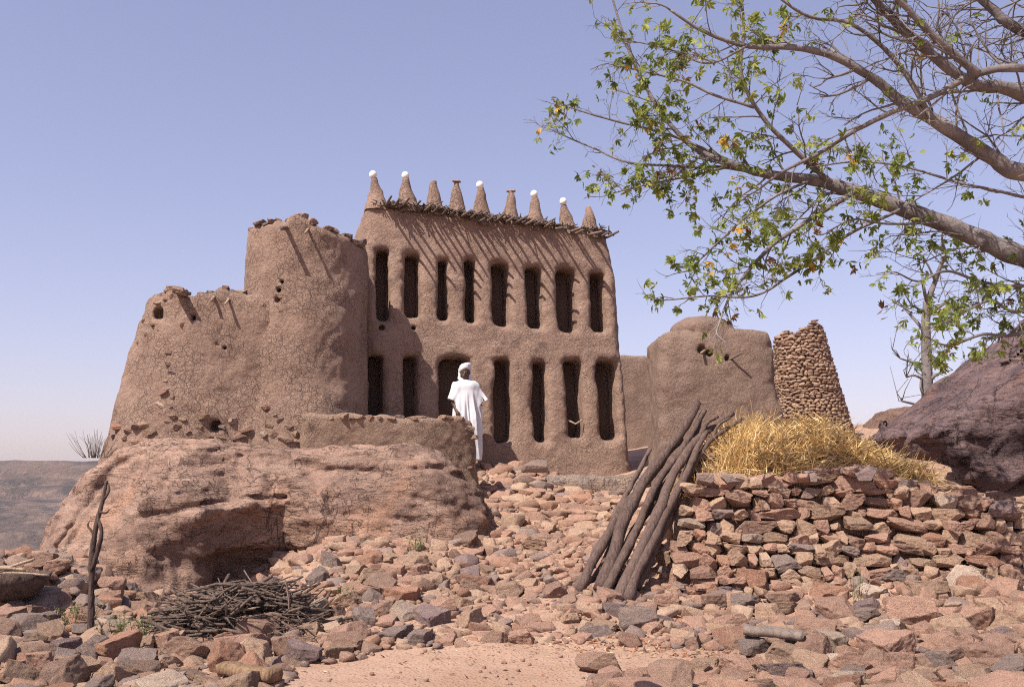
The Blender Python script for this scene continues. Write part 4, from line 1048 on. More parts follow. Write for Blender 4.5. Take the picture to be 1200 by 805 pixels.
# second layer: blocks lying on the rubble, stepped rows up to the house and heaped stone at the outcrop foot
def lay(px, py, w, h, d, col, rg, rz=None, lift=0., k=None, tilt=.12):
    ys = np.arange(6.5, 19, .02); p = EYE + (ys[:, None] / ray(px, py)[1]) * ray(px, py); g = gh(p[:, 0], p[:, 1]); i = np.argmax(p[:, 2] < g)
    y = ys[i]; s = y / F
    stones.append(dict(pos=p[i] + np.array([0, d * s * .3, h * s * .25 + lift]), half=(w * s / 2, d * s / 2, h * s / 2), rot=(q.normal() * .2 if rz is None else rz, q.normal() * tilt, q.normal() * tilt), k=int(q.integers(NS)) if k is None else k, col=col, rg=rg))
HERO = [ # px, py, w, h, d, colour: the blocks that stand out in the photograph
 (482, 667, 42, 28, 34, 'tan'), (385, 667, 26, 32, 24, 'grey'), (430, 665, 40, 22, 32, 'rust'), (575, 642, 18, 16, 14, 'tan'), (622, 631, 28, 15, 22, 'grey'), (470, 740, 12, 8, 10, 'tan'), (404, 762, 48, 22, 34, 'pinkish'), (424, 735, 28, 30, 26, 'grey'), (298, 752, 56, 40, 42, 'pinkish'), (345, 750, 42, 24, 34, 'pinkish'), (338, 768, 34, 26, 30, 'brown'), (262, 742, 44, 30, 34, 'pinkish'), (215, 772, 62, 32, 48, 'brown'), (104, 776, 44, 40, 38, 'grey'), (70, 790, 32, 16, 24, 'rust'), (235, 730, 22, 14, 18, 'rust'),
 (705, 790, 58, 32, 46, 'brown'), (748, 740, 46, 36, 36, 'grey'), (742, 758, 34, 18, 28, 'pinkish'), (800, 753, 28, 18, 22, 'tan'), (800, 680, 42, 30, 36, 'pinkish'), (828, 694, 34, 24, 30, 'pinkish'), (888, 694, 44, 34, 32, 'rust'), (918, 712, 42, 24, 34, 'brown'), (863, 715, 20, 26, 18, 'pinkish'), (975, 705, 44, 24, 34, 'rust'), (985, 728, 52, 32, 40, 'pinkish'), (838, 712, 40, 22, 30, 'brown'), (860, 738, 44, 22, 34, 'pinkish'), (1072, 735, 56, 44, 46, 'pinkish'), (1095, 702, 54, 26, 40, 'tan'), (1145, 694, 48, 24, 36, 'rust'), (1126, 748, 56, 30, 44, 'tan'), (1182, 740, 40, 30, 32, 'tan'), (1040, 765, 48, 40, 40, 'grey'), (960, 770, 40, 34, 34, 'pinkish'), (925, 775, 50, 26, 40, 'tan'), (1000, 790, 52, 32, 42, 'pinkish'), (1105, 785, 60, 32, 46, 'brown'), (1165, 780, 54, 32, 44, 'pinkish'), (868, 790, 46, 26, 38, 'pinkish'), (817, 792, 34, 24, 28, 'tan'), (1186, 668, 34, 26, 30, 'brown'),
 (1030, 780, 40, 26, 34, 'brown'), (785, 712, 36, 22, 30, 'pinkish'), (717, 707, 34, 24, 28, 'pinkish'), (690, 720, 30, 18, 26, 'tan'), (648, 700, 34, 18, 28, 'pinkish'), (600, 700, 38, 22, 30, 'tan'), (560, 690, 46, 20, 36, 'rust'), (520, 720, 34, 24, 28, 'pinkish'), (330, 660, 26, 18, 22, 'brown'), (352, 640, 24, 14, 20, 'tan'), (395, 640, 30, 16, 24, 'pinkish'), (440, 635, 28, 12, 22, 'tan'), (540, 640, 40, 20, 30, 'brown'), (500, 690, 40, 22, 30, 'tan'), (470, 705, 44, 22, 34, 'rust'), (430, 700, 36, 22, 30, 'pinkish'), (400, 712, 36, 22, 30, 'tan'), (20, 740, 50, 26, 40, 'grey'), (60, 715, 40, 22, 32, 'pinkish'), (30, 775, 60, 26, 44, 'brown'), (90, 735, 34, 20, 28, 'rust'), (150, 700, 34, 22, 30, 'grey'), (60, 665, 28, 20, 24, 'pinkish'), (85, 672, 30, 14, 24, 'tan'), (100, 648, 24, 14, 20, 'pinkish'), (40, 690, 36, 20, 30, 'brown')]
for a in HERO: lay(*a, rg=region(a[0], a[1], 0, 0) or 'path')
for i in range(150):   # stepped blocks below the house
    u = q.random(); px = q.uniform(572, 760 - 20 * u); py = 548 + 6 * math.floor(u * 14) + q.normal() * 1.2 + .02 * (px - 570)
    if px > 640 and py < 580: continue
    w = q.uniform(10, 34); lay(px, py, w, w * q.uniform(.35, .55), w * .9, rcol(q, (.36, .34, .14, .06, .1)), 'steps', tilt=.06)
for i in range(60):   # foot of the outcrop
    px = q.uniform(335, 570); py = np.interp(px, [335, 380, 480, 570], [645, 640, 636, 618]) + abs(q.normal()) * 9; w = q.uniform(10, 28)
    lay(px, py, w, w * .6, w * .8, rcol(q), 'slope')
for i in range(46):   # heap between trough, post and outcrop
    px = q.uniform(40, 150); py = np.interp(px, [40, 95, 150], [668, 640, 672]) + q.uniform(0, 60); w = q.uniform(14, 34); lay(px, py, w, w * .62, w * .8, rcol(q, (.3, .2, .2, .1, .2)), 'left', lift=q.uniform(0, .14))
# the long flat shelf of rock under the facade
def f_shelf(X, Y, Z):
    f = rbox(X, Y, Z, (P(695, 565, 17.6)[0], 17.95, 1.35), (.95, .75, .3), .14, -.02)
    return near(f, lambda x, y, z: .05 * vnoise(x, y, z, 1.6, 101) + .02 * fbm(x, y, z, 5, 2, 102), X, Y, Z)
V, Q = nets(f_shelf, (.2, 16.9, .9), (2.7, 19, 1.9), .035)
sh = link('rock_shelf', mesh_np('rock_shelf', V - np.array((1.4, 17.9, 1.4)), quads=Q, mat=SHELF), None, (1.4, 17.9, 1.4))
tag(sh, 'long flat pale rock slab directly below the house facade', 'rock')
# dark round cobble in front of the post
p = P(112, 756, 9.6); d = dict(pos=p + np.array([0, 0, .0]), half=(.115, .11, .1), rot=(.3, .1, .2), k=5, col='grey', rg='left')
Vd, Td = ICO[3]; cb = link('cobble', mesh_np('cobble', Vd * np.array([.115, .11, .1]) + .012 * np.stack([vnoise(*Vd.T, 1.7, 300 + k) for k in range(3)], 1), tris=Td, mat=plain('black stone', (.05, .038, .036), .7, 30, .01)), None, tuple(p))
tag(cb, 'round dark cobble resting against the foot of the forked post', 'stone')

def area(s):
    a = proj(s['pos']); y = s['pos'][1]
    if not (-5 < a[0] < 1205 and 500 < a[1] < 812): return -1
    return s['half'][0] * max(s['half'][2], .5 * s['half'][1]) / y ** 2
for s_ in stones: s_['area'] = area(s_)
stones.sort(key=lambda s: -s['area'])
TOPN = stones[:290]; REST = stones[290:]
PLACE = {'left': 'in the rubble around the forked post', 'front': 'edging the path below the brushwood', 'near': 'on the near side of the sandy path', 'wallfoot': 'at the foot of the dry stone wall', 'steps': 'in the stepped rubble below the house', 'slope': 'on the rubble slope below the outcrop', 'path': 'at the rim of the sandy path'}
ORD = ['first', 'second', 'third', 'fourth', 'fifth', 'sixth', 'seventh', 'eighth', 'ninth', 'tenth', 'eleventh', 'twelfth', 'thirteenth', 'fourteenth', 'fifteenth', 'sixteenth', 'seventeenth', 'eighteenth', 'nineteenth', 'twentieth', 'twenty-first', 'twenty-second', 'twenty-third', 'twenty-fourth', 'twenty-fifth', 'twenty-sixth', 'twenty-seventh', 'twenty-eighth', 'twenty-ninth', 'thirtieth']
fam = {}
for s_ in TOPN:
    wpx = s_['half'][0] / s_['pos'][1] * F * 2; sz = 'large' if wpx > 46 else 'middling' if wpx > 33 else 'small'
    fl = s_['half'][2] / s_['half'][0]; fm = 'slab' if fl < .42 else 'stone' if fl < .58 else 'block'
    fam.setdefault((s_['rg'], s_['col'], sz, fm), []).append(s_)
for (rg, c_, sz, fm), L in fam.items():
    L.sort(key=lambda s: proj(s['pos'])[0])
    for i, s_ in enumerate(L):
        o = stone_obj('stone', s_)
        if len(L) == 1: lab = f'the only {sz} {c_} {fm} {PLACE[rg]}'
        else: lab = f'{ORD[min(i, 29)]} {sz} {c_} {fm} from the left {PLACE[rg]}'
        if len(L) == 2: lab = f'{"left" if i == 0 else "right"} one of two {sz} {c_} {fm}s {PLACE[rg]}'
        tag(o, lab, 'stone', 'loose stones of the rubble slope')
for s_ in REST: s_['tone'] = TONE[s_['col']] + random.uniform(-.02, .08)
big = [s for s in REST if s['half'][0] > .09]; sml = [s for s in REST if s['half'][0] <= .09]
tag(stones_joined('rubble', big, STONE_STUFF, 2), 'small sandstone rubble strewn over the slope between the larger stones', 'rubble', kind='stuff')
tag(stones_joined('small_rubble', sml, STONE_STUFF, 1), 'small broken stones filling the gaps of the slope', 'rubble', kind='stuff')
# gravel: chips scattered over earth and path
gr = []
for i in range(5200):
    x, y = q.uniform(-8, 8), 7 + 11 * q.random() ** 1.5; zz = 0; r = q.uniform(.008, .026)
    gr.append((x, y, r))
ga = np.array(gr); gz = gh(ga[:, 0], ga[:, 1]); gp = proj(np.stack([ga[:, 0], ga[:, 1], gz], -1))
keep = [i for i in range(len(ga)) if not (inpoly(*gp[i], PATH) and q.random() < .75)]
tag(stones_joined('gravel', [dict(pos=(ga[i, 0], ga[i, 1], gz[i] + ga[i, 2] * .3), half=(ga[i, 2], ga[i, 2] * .8, ga[i, 2] * .6), rot=(q.uniform(0, 6), 0, 0), k=int(q.integers(NS)), tone=q.random()) for i in keep], STONE_STUFF, 1), 'fine stone chips over the dusty ground', 'gravel', kind='stuff')

# fallen leaves and straw bits caught between the stones before the wall and along the path
lm = MB()
for i in range(1500):
    if i % 4: px, py = 830 + 110 * q.normal(), 757 + 9 * q.normal()
    else: px, py = q.uniform(330, 1190), q.uniform(700, 800)
    ys = np.arange(6.5, 13, .03); p = EYE + (ys[:, None] / ray(px, py)[1]) * ray(px, py); g = gh(p[:, 0], p[:, 1]); k = np.argmax(p[:, 2] < g); c = p[k] + np.array([0, 0, .012])
    d = np.array([*q.normal(size=2), .25 * q.normal()]); d /= np.linalg.norm(d); s_ = np.cross(d, (0, 0, 1)) + q.normal(size=3) * .3; s_ /= np.linalg.norm(s_)
    l = q.uniform(.015, .05); w = l * q.uniform(.12, .3); lm.add([c - d * l, c + s_ * w, c + d * l, c - s_ * w + np.array([0, 0, .004])], [(0, 1, 2, 3)], m=int(q.choice(3, p=[.55, .25, .2])))
dd_ = lm.data(); lo = link('leaf_litter', mesh_np('leaf_litter', dd_['V'], quads=dd_['quads'], mats=[leafmat('rust leaf litter', (.3, .12, .055), .1), leafmat('pale chaff', (.5, .36, .2), .1), leafmat('dark litter', (.12, .07, .045), .1)], midx=lm.mq, smooth=False))
tag(lo, 'rusty dry leaf litter between the stones beside the path', 'litter', kind='stuff')

# ------------------------------------------------------------------ earth mound and pollarded tree, far right
def f_mound(X, Y, Z):
    f = ell(X, Y, Z, (8.6, 21.5, 2.2), (1.3, 1.0, .95))
    return near(f, lambda x, y, z: .12 * vnoise(x, y, z, 2, 111) + .06 * fbm(x, y, z, 6, 2, 112), X, Y, Z)
V, Q = nets(f_mound, (6.9, 20, 1.6), (10.3, 23, 3.7), .06)
mo = link('ruined_wall', mesh_np('ruined_wall', V - np.array((8.6, 21.5, 2.2)), quads=Q, mat=mud('reddish rubble mud', (.2, .12, .09), (.33, .21, .15), 1, 9)), None, (8.6, 21.5, 2.2))
tag(mo, 'crumbled reddish wall stub behind the straw at the foot of the bare tree', 'wall')
q = np.random.default_rng(88); Yt = 19.5
bt = thing('bare_tree', 'pollarded pale tree with cut branch stubs behind the boulder', 'tree', P(1088, 500, Yt))
m = MB(); tp = spline([P(1090, 520, Yt), P(1087, 470, Yt), P(1086, 420, Yt), P(1085, 380, Yt), P(1086, 352, Yt)], 24); m.tube(tp, np.linspace(.13, .075, 24), 10, rough=.04); m.build('trunk', bt, BARK)
for a, w in (([(1086, 480), (1073, 474), (1057, 470)], .035), ([(1086, 468), (1079, 455), (1080, 440)], .03), ([(1087, 448), (1096, 440), (1105, 436)], .045), ([(1085, 446), (1072, 440), (1062, 442)], .03), ([(1085, 430), (1070, 425), (1055, 420)], .03), ([(1085, 390), (1075, 378), (1060, 361)], .045), ([(1086, 372), (1076, 362), (1068, 358)], .03), ([(1086, 354), (1094, 335), (1100, 318), (1108, 296)], .06), ([(1086, 354), (1082, 335), (1080, 318)], .04), ([(1088, 368), (1100, 360), (1114, 350)], .05), ([(1108, 296), (1104, 280), (1106, 262)], .03), ([(1096, 330), (1088, 312), (1080, 300)], .025)):
    m = MB(); m.tube(spline([P(x, y, Yt + q.normal() * .15 * i) for i, (x, y) in enumerate(a)], 9), np.linspace(w, w * .55, 9), 8, rough=.05)
    if len(a) > 2:
        e = P(*a[-1], Yt)
        for k in range(4): m.tube([e, e + q.normal(size=3) * .12 + np.array([0, 0, .1]), e + q.normal(size=3) * .25 + np.array([0, 0, .22])], [.012, .009, .005], 5)
    m.build('branch', bt, BARK)

# ------------------------------------------------------------------ small plants
def weed(name, px, py, Y, n, hgt, lab, cat, mats, leaf=.03, spread=.25, seed=0, twigm=None):
    q = np.random.default_rng(seed); b = P(px, py, Y); b[2] = gh(b[0], b[1]) if seed < 900 else b[2]; m = MB()
    for i in range(n):
        az = q.uniform(0, 6.28); r = q.uniform(0, spread); h = hgt * q.uniform(.5, 1.1)
        p0 = b + np.array([math.cos(az) * r * .4, math.sin(az) * r * .4, -.02]); p1 = b + np.array([math.cos(az) * r, math.sin(az) * r, h]); pm = (p0 + p1) / 2 + q.normal(size=3) * .03
        pts = spline([p0, pm, p1], 6); m.tube(pts, np.linspace(.004, .0018, 6), 4, m=0)
        if leaf:
            for k in range(14):
                c = pts[q.integers(1, 6)] + q.normal(size=3) * .012; d = q.normal(size=3); d /= np.linalg.norm(d); s = np.cross(d, q.normal(size=3)); s /= np.linalg.norm(s); l = leaf * q.uniform(.5, 1.2)
                m.add([c, c + d * l * .5 + s * l * .25, c + d * l, c + d * l * .5 - s * l * .25], [(0, 1, 2, 3)], m=1)
    t = thing(name, lab, cat, b); m.build('stems', t, mats=mats, smooth=False) if False else m.build('sprig', t, mats=mats, smooth=False)
WG = [LEAF[4], leafmat('dusty weed leaf', (.19, .2, .09))]
weed('weed', 148, 762, 9.4, 26, .3, 'dusty green weed growing beside the round dark cobble', 'weed', WG, .035, .28, 1)
weed('weed', 90, 725, 10.3, 22, .22, 'sparse grey green weed behind the forked post', 'weed', WG, .03, .3, 2)
weed('weed', 405, 700, 11.0, 14, .2, 'small green weed among stones near the brushwood', 'weed', WG, .03, .15, 3)
weed('weed', 487, 640, 13.2, 10, .2, 'tiny green weed at the foot of the outcrop below the parapet', 'weed', WG, .04, .14, 4)
weed('weed', 1003, 680, 10.9, 5, .5, 'thin tall weed growing against the dry stone wall', 'weed', WG, .03, .08, 5)
weed('dry_bush', 112, 535, 16.0, 46, .42, 'leafless dry bush on the outcrop edge beside the bastion', 'bush', [TWIG, TWIG], 0, .5, 901)
# ------------------------------------------------------------------ the big tree, trunk beyond the right edge
q = np.random.default_rng(99)
TR = thing('tree', 'large spreading tree with sparse palmate leaves reaching over the yard', 'tree', (9.0, 12.4, 1.0))
leaves = MB(); NL = [0]
fork = P(1330, 330, 11.6); fork2 = P(1345, 210, 11.2)
m = MB(); m.tube(spline([(9.1, 12.4, .4), (8.9, 12.3, 1.4), (8.4, 12.0, 2.6), tuple(fork), tuple(fork2), tuple(P(1340, 90, 11))], 40), np.linspace(.42, .2, 40) * (1 + .25 * np.exp(-np.arange(40) / 4.)), 18, rough=.02); m.build('trunk', TR, BARK)
def leaf_at(c, size, mi):
    """one palmate leaf: five leaflets on a short stalk"""
    ax = q.normal(size=3) * .8 + np.array([0, 0, -.85]); ax /= np.linalg.norm(ax)
    s = np.cross(ax, q.normal(size=3)); s /= np.linalg.norm(s); u = np.cross(s, ax); dr = .25
    na = q.integers(3, 7)
    for a in np.linspace(-1.25, 1.25, na) + q.normal(size=na) * .12:
        d = ax * math.cos(a) + s * math.sin(a) - u * dr + np.array([0, 0, -.15]); d /= np.linalg.norm(d); sd = np.cross(d, u); sd /= np.linalg.norm(sd) + 1e-9
        l = size * (1 - .16 * abs(a)) * q.uniform(.7, 1.15); w = l * q.uniform(.13, .19)
        k = u * l * .06
        leaves.add([c, c + d * l * .3 + sd * w * .75 + k, c + d * l * .65 + sd * w + k, c + d * l, c + d * l * .65 - sd * w + k, c + d * l * .3 - sd * w * .75 + k, c + d * l * .55 - k],
                   tris=[(0, 1, 6), (1, 2, 6), (2, 3, 6), (3, 4, 6), (4, 5, 6), (5, 0, 6)], m=mi)
    NL[0] += 1
def leafprob(p):
    px, py = proj(p)
    d = .3
    if px > 1040 and py > 290: d *= .7
    if px > 960: d *= .8
    if py < 150 and px > 930: d *= .12
    if px > 1080 and 150 < py < 260: d *= .3
    if py > 255: d *= 1.0
    if py > 320 and px < 960: d *= .5
    if px < 735: d *= .35
    return d
def cluster(p):
    if q.random() < leafprob(p):
        n = 1 + q.integers(0, 4)
        t = q.random(); mi = 0 if t < .5 else 1 if t < .78 else 4 if t < .94 else 2 if t < .972 else 3
        for i in range(n): leaf_at(p + q.normal(size=3) * .035, q.uniform(.06, .115), mi)
def norm(v): return v / (np.linalg.norm(v) + 1e-9)
def twig(m, p, d, L, r, depth):
    n = 6; pts = [p]; d = norm(d)
    for i in range(n):
        d = norm(d + q.normal(size=3) * .16 + np.array([0, 0, .03 if depth == 2 else -.03])); pts.append(pts[-1] + d * L / n)
    pts = np.array(pts); m.tube(pts, np.linspace(r, r * .45, n + 1), 6 if depth > 1 else 4)
    if depth > 0:
        for k in range(int(q.integers(3, 6) if depth > 1 else q.integers(2, 5))):
            i = q.integers(1, n + 1); side = norm(np.cross(d, q.normal(size=3)))
            twig(m, pts[i], norm(pts[i] - pts[i - 1]) * .75 + side * q.uniform(.4, .9), L * q.uniform(.35, .62), max(r * .5, .0026), depth - 1)
    else:
        cluster(pts[-1])
        if q.random() < .5: cluster(pts[n // 2 + 1])
    if depth == 1: cluster(pts[-1])
# limb control points: picture place, distance, width in picture points
TS = 1.3   # the tree stands well back, level with the boulder
def limb(ctrl, Y0, Y1, w0, w1, sub=None, every=.3, lo=.25, ext=None, L=.8, name='limb'):
    Y0, Y1, every, L = Y0 * TS, Y1 * TS, every * .92, L * 1.22
    n = len(ctrl); pts = [P(a, b, Y0 + (Y1 - Y0) * (i / (n - 1))) for i, (a, b) in enumerate(ctrl)]
    if ext is not None: pts = [np.asarray(ext)] + pts
    N = 12 * len(pts); pts = spline(pts, N); Ym = (Y0 + Y1) / 2
    pts += .012 * np.stack([vnoise(*pts.T, 2.5, 400 + k) for k in range(3)], 1)
    rad = (w1 + (w0 - w1) * np.linspace(1, 0, N) ** (1.4 if w0 > 12 else 1)) * .9 / 2 / F * Ym
    m = MB(); m.tube(pts, rad * (1 + .05 * np.sin(np.arange(N) * .9)), 12 if w0 > 8 else 8, rough=.015)
    seg = np.linalg.norm(np.diff(pts, axis=0), axis=1).cumsum(); tot = seg[-1]; s = tot * lo
    while s < tot:
        i = int(np.searchsorted(seg, s)); i = min(max(i, 1), N - 2); t = norm(pts[i + 1] - pts[i - 1]); side = norm(np.cross(t, q.normal(size=3)))
        side[1] *= .6
        twig(m, pts[i], t * q.uniform(.3, .9) + side * .9, L * q.uniform(.5, 1.15) * (1.1 - .5 * s / tot), max(rad[i] * .38, .006) if rad[i] < .05 else .014, 2)
        s += every * q.uniform(.6, 1.4)
    twig(m, pts[-1], pts[-1] - pts[-3], .35, max(rad[-1], .004), 1)
    m.build(name, TR, BARK); return pts
limb([(1200, 300), (1136, 274), (1057, 245), (1000, 224), (953, 211), (901, 205), (870, 197), (812, 172), (770, 125), (739, 63), (716, -8)], 8.8, 9.4, 31, 3, lo=.12, ext=fork, every=.26)
limb([(1200, 203), (1162, 185), (1094, 141), (1052, 115), (1026, 94), (979, 68), (932, 57), (875, 55), (823, 37), (786, 13)], 8.2, 7.6, 28, 3.5, lo=.25, ext=fork2, every=.26)
limb([(1200, 112), (1141, 99), (1084, 57), (1037, 16), (1010, -20)], 8.0, 7.4, 24, 9, lo=.2, ext=fork2, every=.13)
limb([(1200, 81), (1146, 86), (1099, 110), (1047, 130), (1005, 151), (953, 183), (915, 203), (890, 222)], 7.6, 8.2, 12, 3, lo=.1, ext=P(1345, 110, 10.79), every=.2, L=.7)
limb([(1146, 86), (1099, 47), (1052, 0), (1020, -30)], 7.6, 7.2, 12, 6, lo=.1, every=.13, L=.75, name='branch')
limb([(1200, 37), (1162, 10), (1130, -20)], 8.1, 8.0, 20, 10, lo=.1, ext=P(1340, 90, 11.05), every=.12)
limb([(974, 214), (937, 183), (901, 146), (870, 94), (872, 42), (868, -10)], 8.98, 8.5, 8, 3, lo=.15, every=.2, L=.6, name='branch')
limb([(884, 126), (838, 112), (797, 94), (723, 78)], 8.7, 8.6, 4.5, 2, lo=.15, every=.17, L=.5, name='branch')
limb([(1000, 226), (943, 261), (901, 292), (864, 334), (849, 362), (841, 384)], 8.9, 8.3, 7.5, 2, lo=.15, every=.17, L=.55, name='branch')
limb([(1057, 245), (1000, 272), (932, 320), (885, 346), (823, 347), (775, 352)], 8.8, 8.2, 5, 1.6, lo=.3, every=.22, L=.5, name='branch')
limb([(880, 200), (797, 163), (718, 141), (665, 126)], 9.2, 9.3, 5, 1.8, lo=.15, every=.2, L=.45, name='branch')
limb([(901, 205), (840, 196), (744, 192), (692, 172), (645, 152)], 9.15, 9.6, 5, 1.6, lo=.15, every=.2, L=.5, name='branch')
limb([(850, 197), (780, 212), (735, 222), (715, 228)], 9.2, 9.5, 3.5, 1.6, lo=.1, every=.15, L=.45, name='branch')
limb([(950, 211), (905, 232), (865, 262), (825, 300), (805, 318)], 9.0, 8.6, 4.5, 1.8, lo=.15, every=.16, L=.5, name='branch')
limb([(1200, 389), (1150, 392), (1110, 405), (1085, 395)], 8.6, 8.0, 6, 2, lo=.0, ext=P(1320, 340, 11.57), every=.15, L=.5, name='branch')
limb([(1200, 335), (1150, 330), (1110, 318), (1075, 330), (1050, 320)], 8.7, 8.1, 6, 2, lo=.0, ext=P(1320, 320, 11.57), every=.15, L=.55, name='branch')
limb([(1200, 365), (1160, 352), (1120, 372), (1092, 385)], 8.5, 7.8, 5, 2, lo=.0, ext=P(1320, 335, 11.57), every=.14, L=.5, name='branch')
limb([(1100, 262), (1040, 262), (1000, 258), (965, 275)], 8.8, 8.3, 4, 2, lo=.2, every=.16, L=.5, name='branch')
limb([(1200, 232), (1130, 215), (1060, 195), (1000, 190), (955, 196)], 8.3, 8.8, 4, 2, lo=.1, every=.2, L=.6, name='branch')
limb([(1094, 141), (1050, 70), (1000, 30), (950, 20), (910, -5)], 8.0, 7.7, 8, 3, lo=.15, every=.2, L=.6, name='branch')
limb([(875, 55), (830, 75), (790, 60), (745, 50)], 7.7, 7.8, 3.5, 1.6, lo=.1, every=.16, L=.5, name='branch')
# limbs above and beyond the frame, which shade the boulder and the right of the yard
for (ax, ay, Y1) in ((1250, -160, 11.8), (1420, -120, 13.5), (1500, 60, 13.5), (1150, -200, 11), (1600, -60, 11.5), (1400, -300, 11.4), (1560, 210, 13.0), (1300, -80, 13.5), (1180, -110, 12.6)):
    e = P(ax, ay, Y1); s = P(1340, 90, 11)
    N = 30; pts = spline([s, (s + e) / 2 + np.array([0, 0, .3]), e], N); m = MB(); rad = np.linspace(.1, .03, N); m.tube(pts, rad, 10)
    for k in range(11):
        i = q.integers(8, N - 1); twig(m, pts[i], norm(pts[i + 1 if i + 1 < N else i] - pts[i - 1]) + norm(q.normal(size=3)), q.uniform(.8, 1.6), .02, 2)
    m.build('limb', TR, BARK)
leaves.build('foliage', TR, mats=LEAF, smooth=False)

# ------------------------------------------------------------------ the person
fx, fy = P(546, 545, 17.5)[:2]; fz = P(546, 546, 17.5)[2]
pe = thing('person', 'person in a long white robe and white turban standing at the doorway', 'person', (fx, fy, fz))
Hs = 1.74
def jn(px, py, dy=0.): 
    p = P(px, py, 17.5); return np.array([p[0] - fx, dy, p[2] - fz])
HD = jn(545, 434); HD[2] = 1.635
RH = jn(536, 483, -.12); RE = jn(531.5, 472, -.02); RS = np.array([HD[0] - .165, 0, 1.385]); LS = np.array([HD[0] + .165, 0, 1.385]); LE = jn(562, 473, .04); LH = np.array([.13, .0, 1.02])
def f_body(X, Y, Z):
    Yc = Y
    f = ell(X, Y, Z, HD + np.array([0, 0, .02]), (.078, .098, .115))
    f = smin(f, ell(X, Y, Z, HD + np.array([0, -.03, -.06]), (.058, .07, .07)), .03)
    f = smin(f, caps(X, Y, Z, HD + np.array([0, -.095, .005]), HD + np.array([0, -.115, -.028]), .010, .017), .012)   # nose
    f = smin(f, caps(X, Y, Z, HD + np.array([-.022, -.096, -.062]), HD + np.array([.022, -.096, -.062]), .010, .010), .012)  # lips
    for s in (-1, 1):
        f = smax(f, -ell(X, Y, Z, HD + np.array([s * .031, -.105, .012]), (.018, .018, .011)), .01)                     # eye sockets
        f = smin(f, ell(X, Y, Z, HD + np.array([s * .031, -.088, .012]), (.013, .013, .011)), .004)
        f = smin(f, ell(X, Y, Z, HD + np.array([s * .082, .005, 0]), (.012, .024, .034)), .008)                        # ears
    f = smin(f, caps(X, Y, Z, HD + np.array([0, .02, -.07]), (HD[0], .02, 1.40), .052, .062), .03)
    f = smin(f, ell(X, Y, Z, (HD[0] * .7, .01, 1.17), (.165, .105, .28)), .05); f = smin(f, ell(X, Y, Z, (0, .01, .95), (.16, .12, .17)), .06)
    for S_, E_, H_ in ((RS, RE, RH), (LS, LE, LH)):
        f = smin(f, caps(X, Y, Z, S_, E_, .058, .043), .04); f = smin(f, caps(X, Y, Z, E_, H_, .042, .028), .02)
        d = norm(H_ - E_); sd = norm(np.cross(d, (0, 1, 0))); fw = np.cross(sd, d)
        pc = H_ + d * .05; f = smin(f, ell(X, Y, Z, pc, (.024 + .018 * abs(sd[0]), .026, .05)), .015)
        for k, (o, l) in enumerate(((-.027, .062), (-.009, .076), (.009, .08), (.026, .07))):
            b0 = pc + d * .03 + sd * o * 0 + fw * o; b1 = b0 + d * l * .55 + sd * .006; b2 = b1 + d * l * .42 - sd * .018
            f = smin(f, caps(X, Y, Z, b0, b1, .0092, .0085), .004); f = smin(f, caps(X, Y, Z, b1, b2, .0085, .0075), .003)
        t0 = H_ + d * .02 - fw * .022; t1 = t0 + d * .035 - fw * .024; f = smin(f, caps(X, Y, Z, t0, t1, .012, .0105), .006); f = smin(f, caps(X, Y, Z, t1, t1 + d * .03 - fw * .004, .0105, .009), .004)
    for s in (-1, 1):
        hp, kn, an = np.array([s * .09, .01, .92]), np.array([s * .1, -.02, .5]), np.array([s * .1, .03, .09])
        f = smin(f, caps(X, Y, Z, hp, kn, .085, .058), .05); f = smin(f, caps(X, Y, Z, kn, an, .058, .038), .03)
        f = smin(f, caps(X, Y, Z, an + np.array([0, .02, -.05]), an + np.array([s * .03, -.15, -.06]), .036, .026), .03)
    return f
V, Q = nets(f_body, (-.45, -.35, -.02), (.5, .3, 1.82), .0075); part('body', V + np.array((fx, fy, fz)), pe, SKIN, quads=Q)
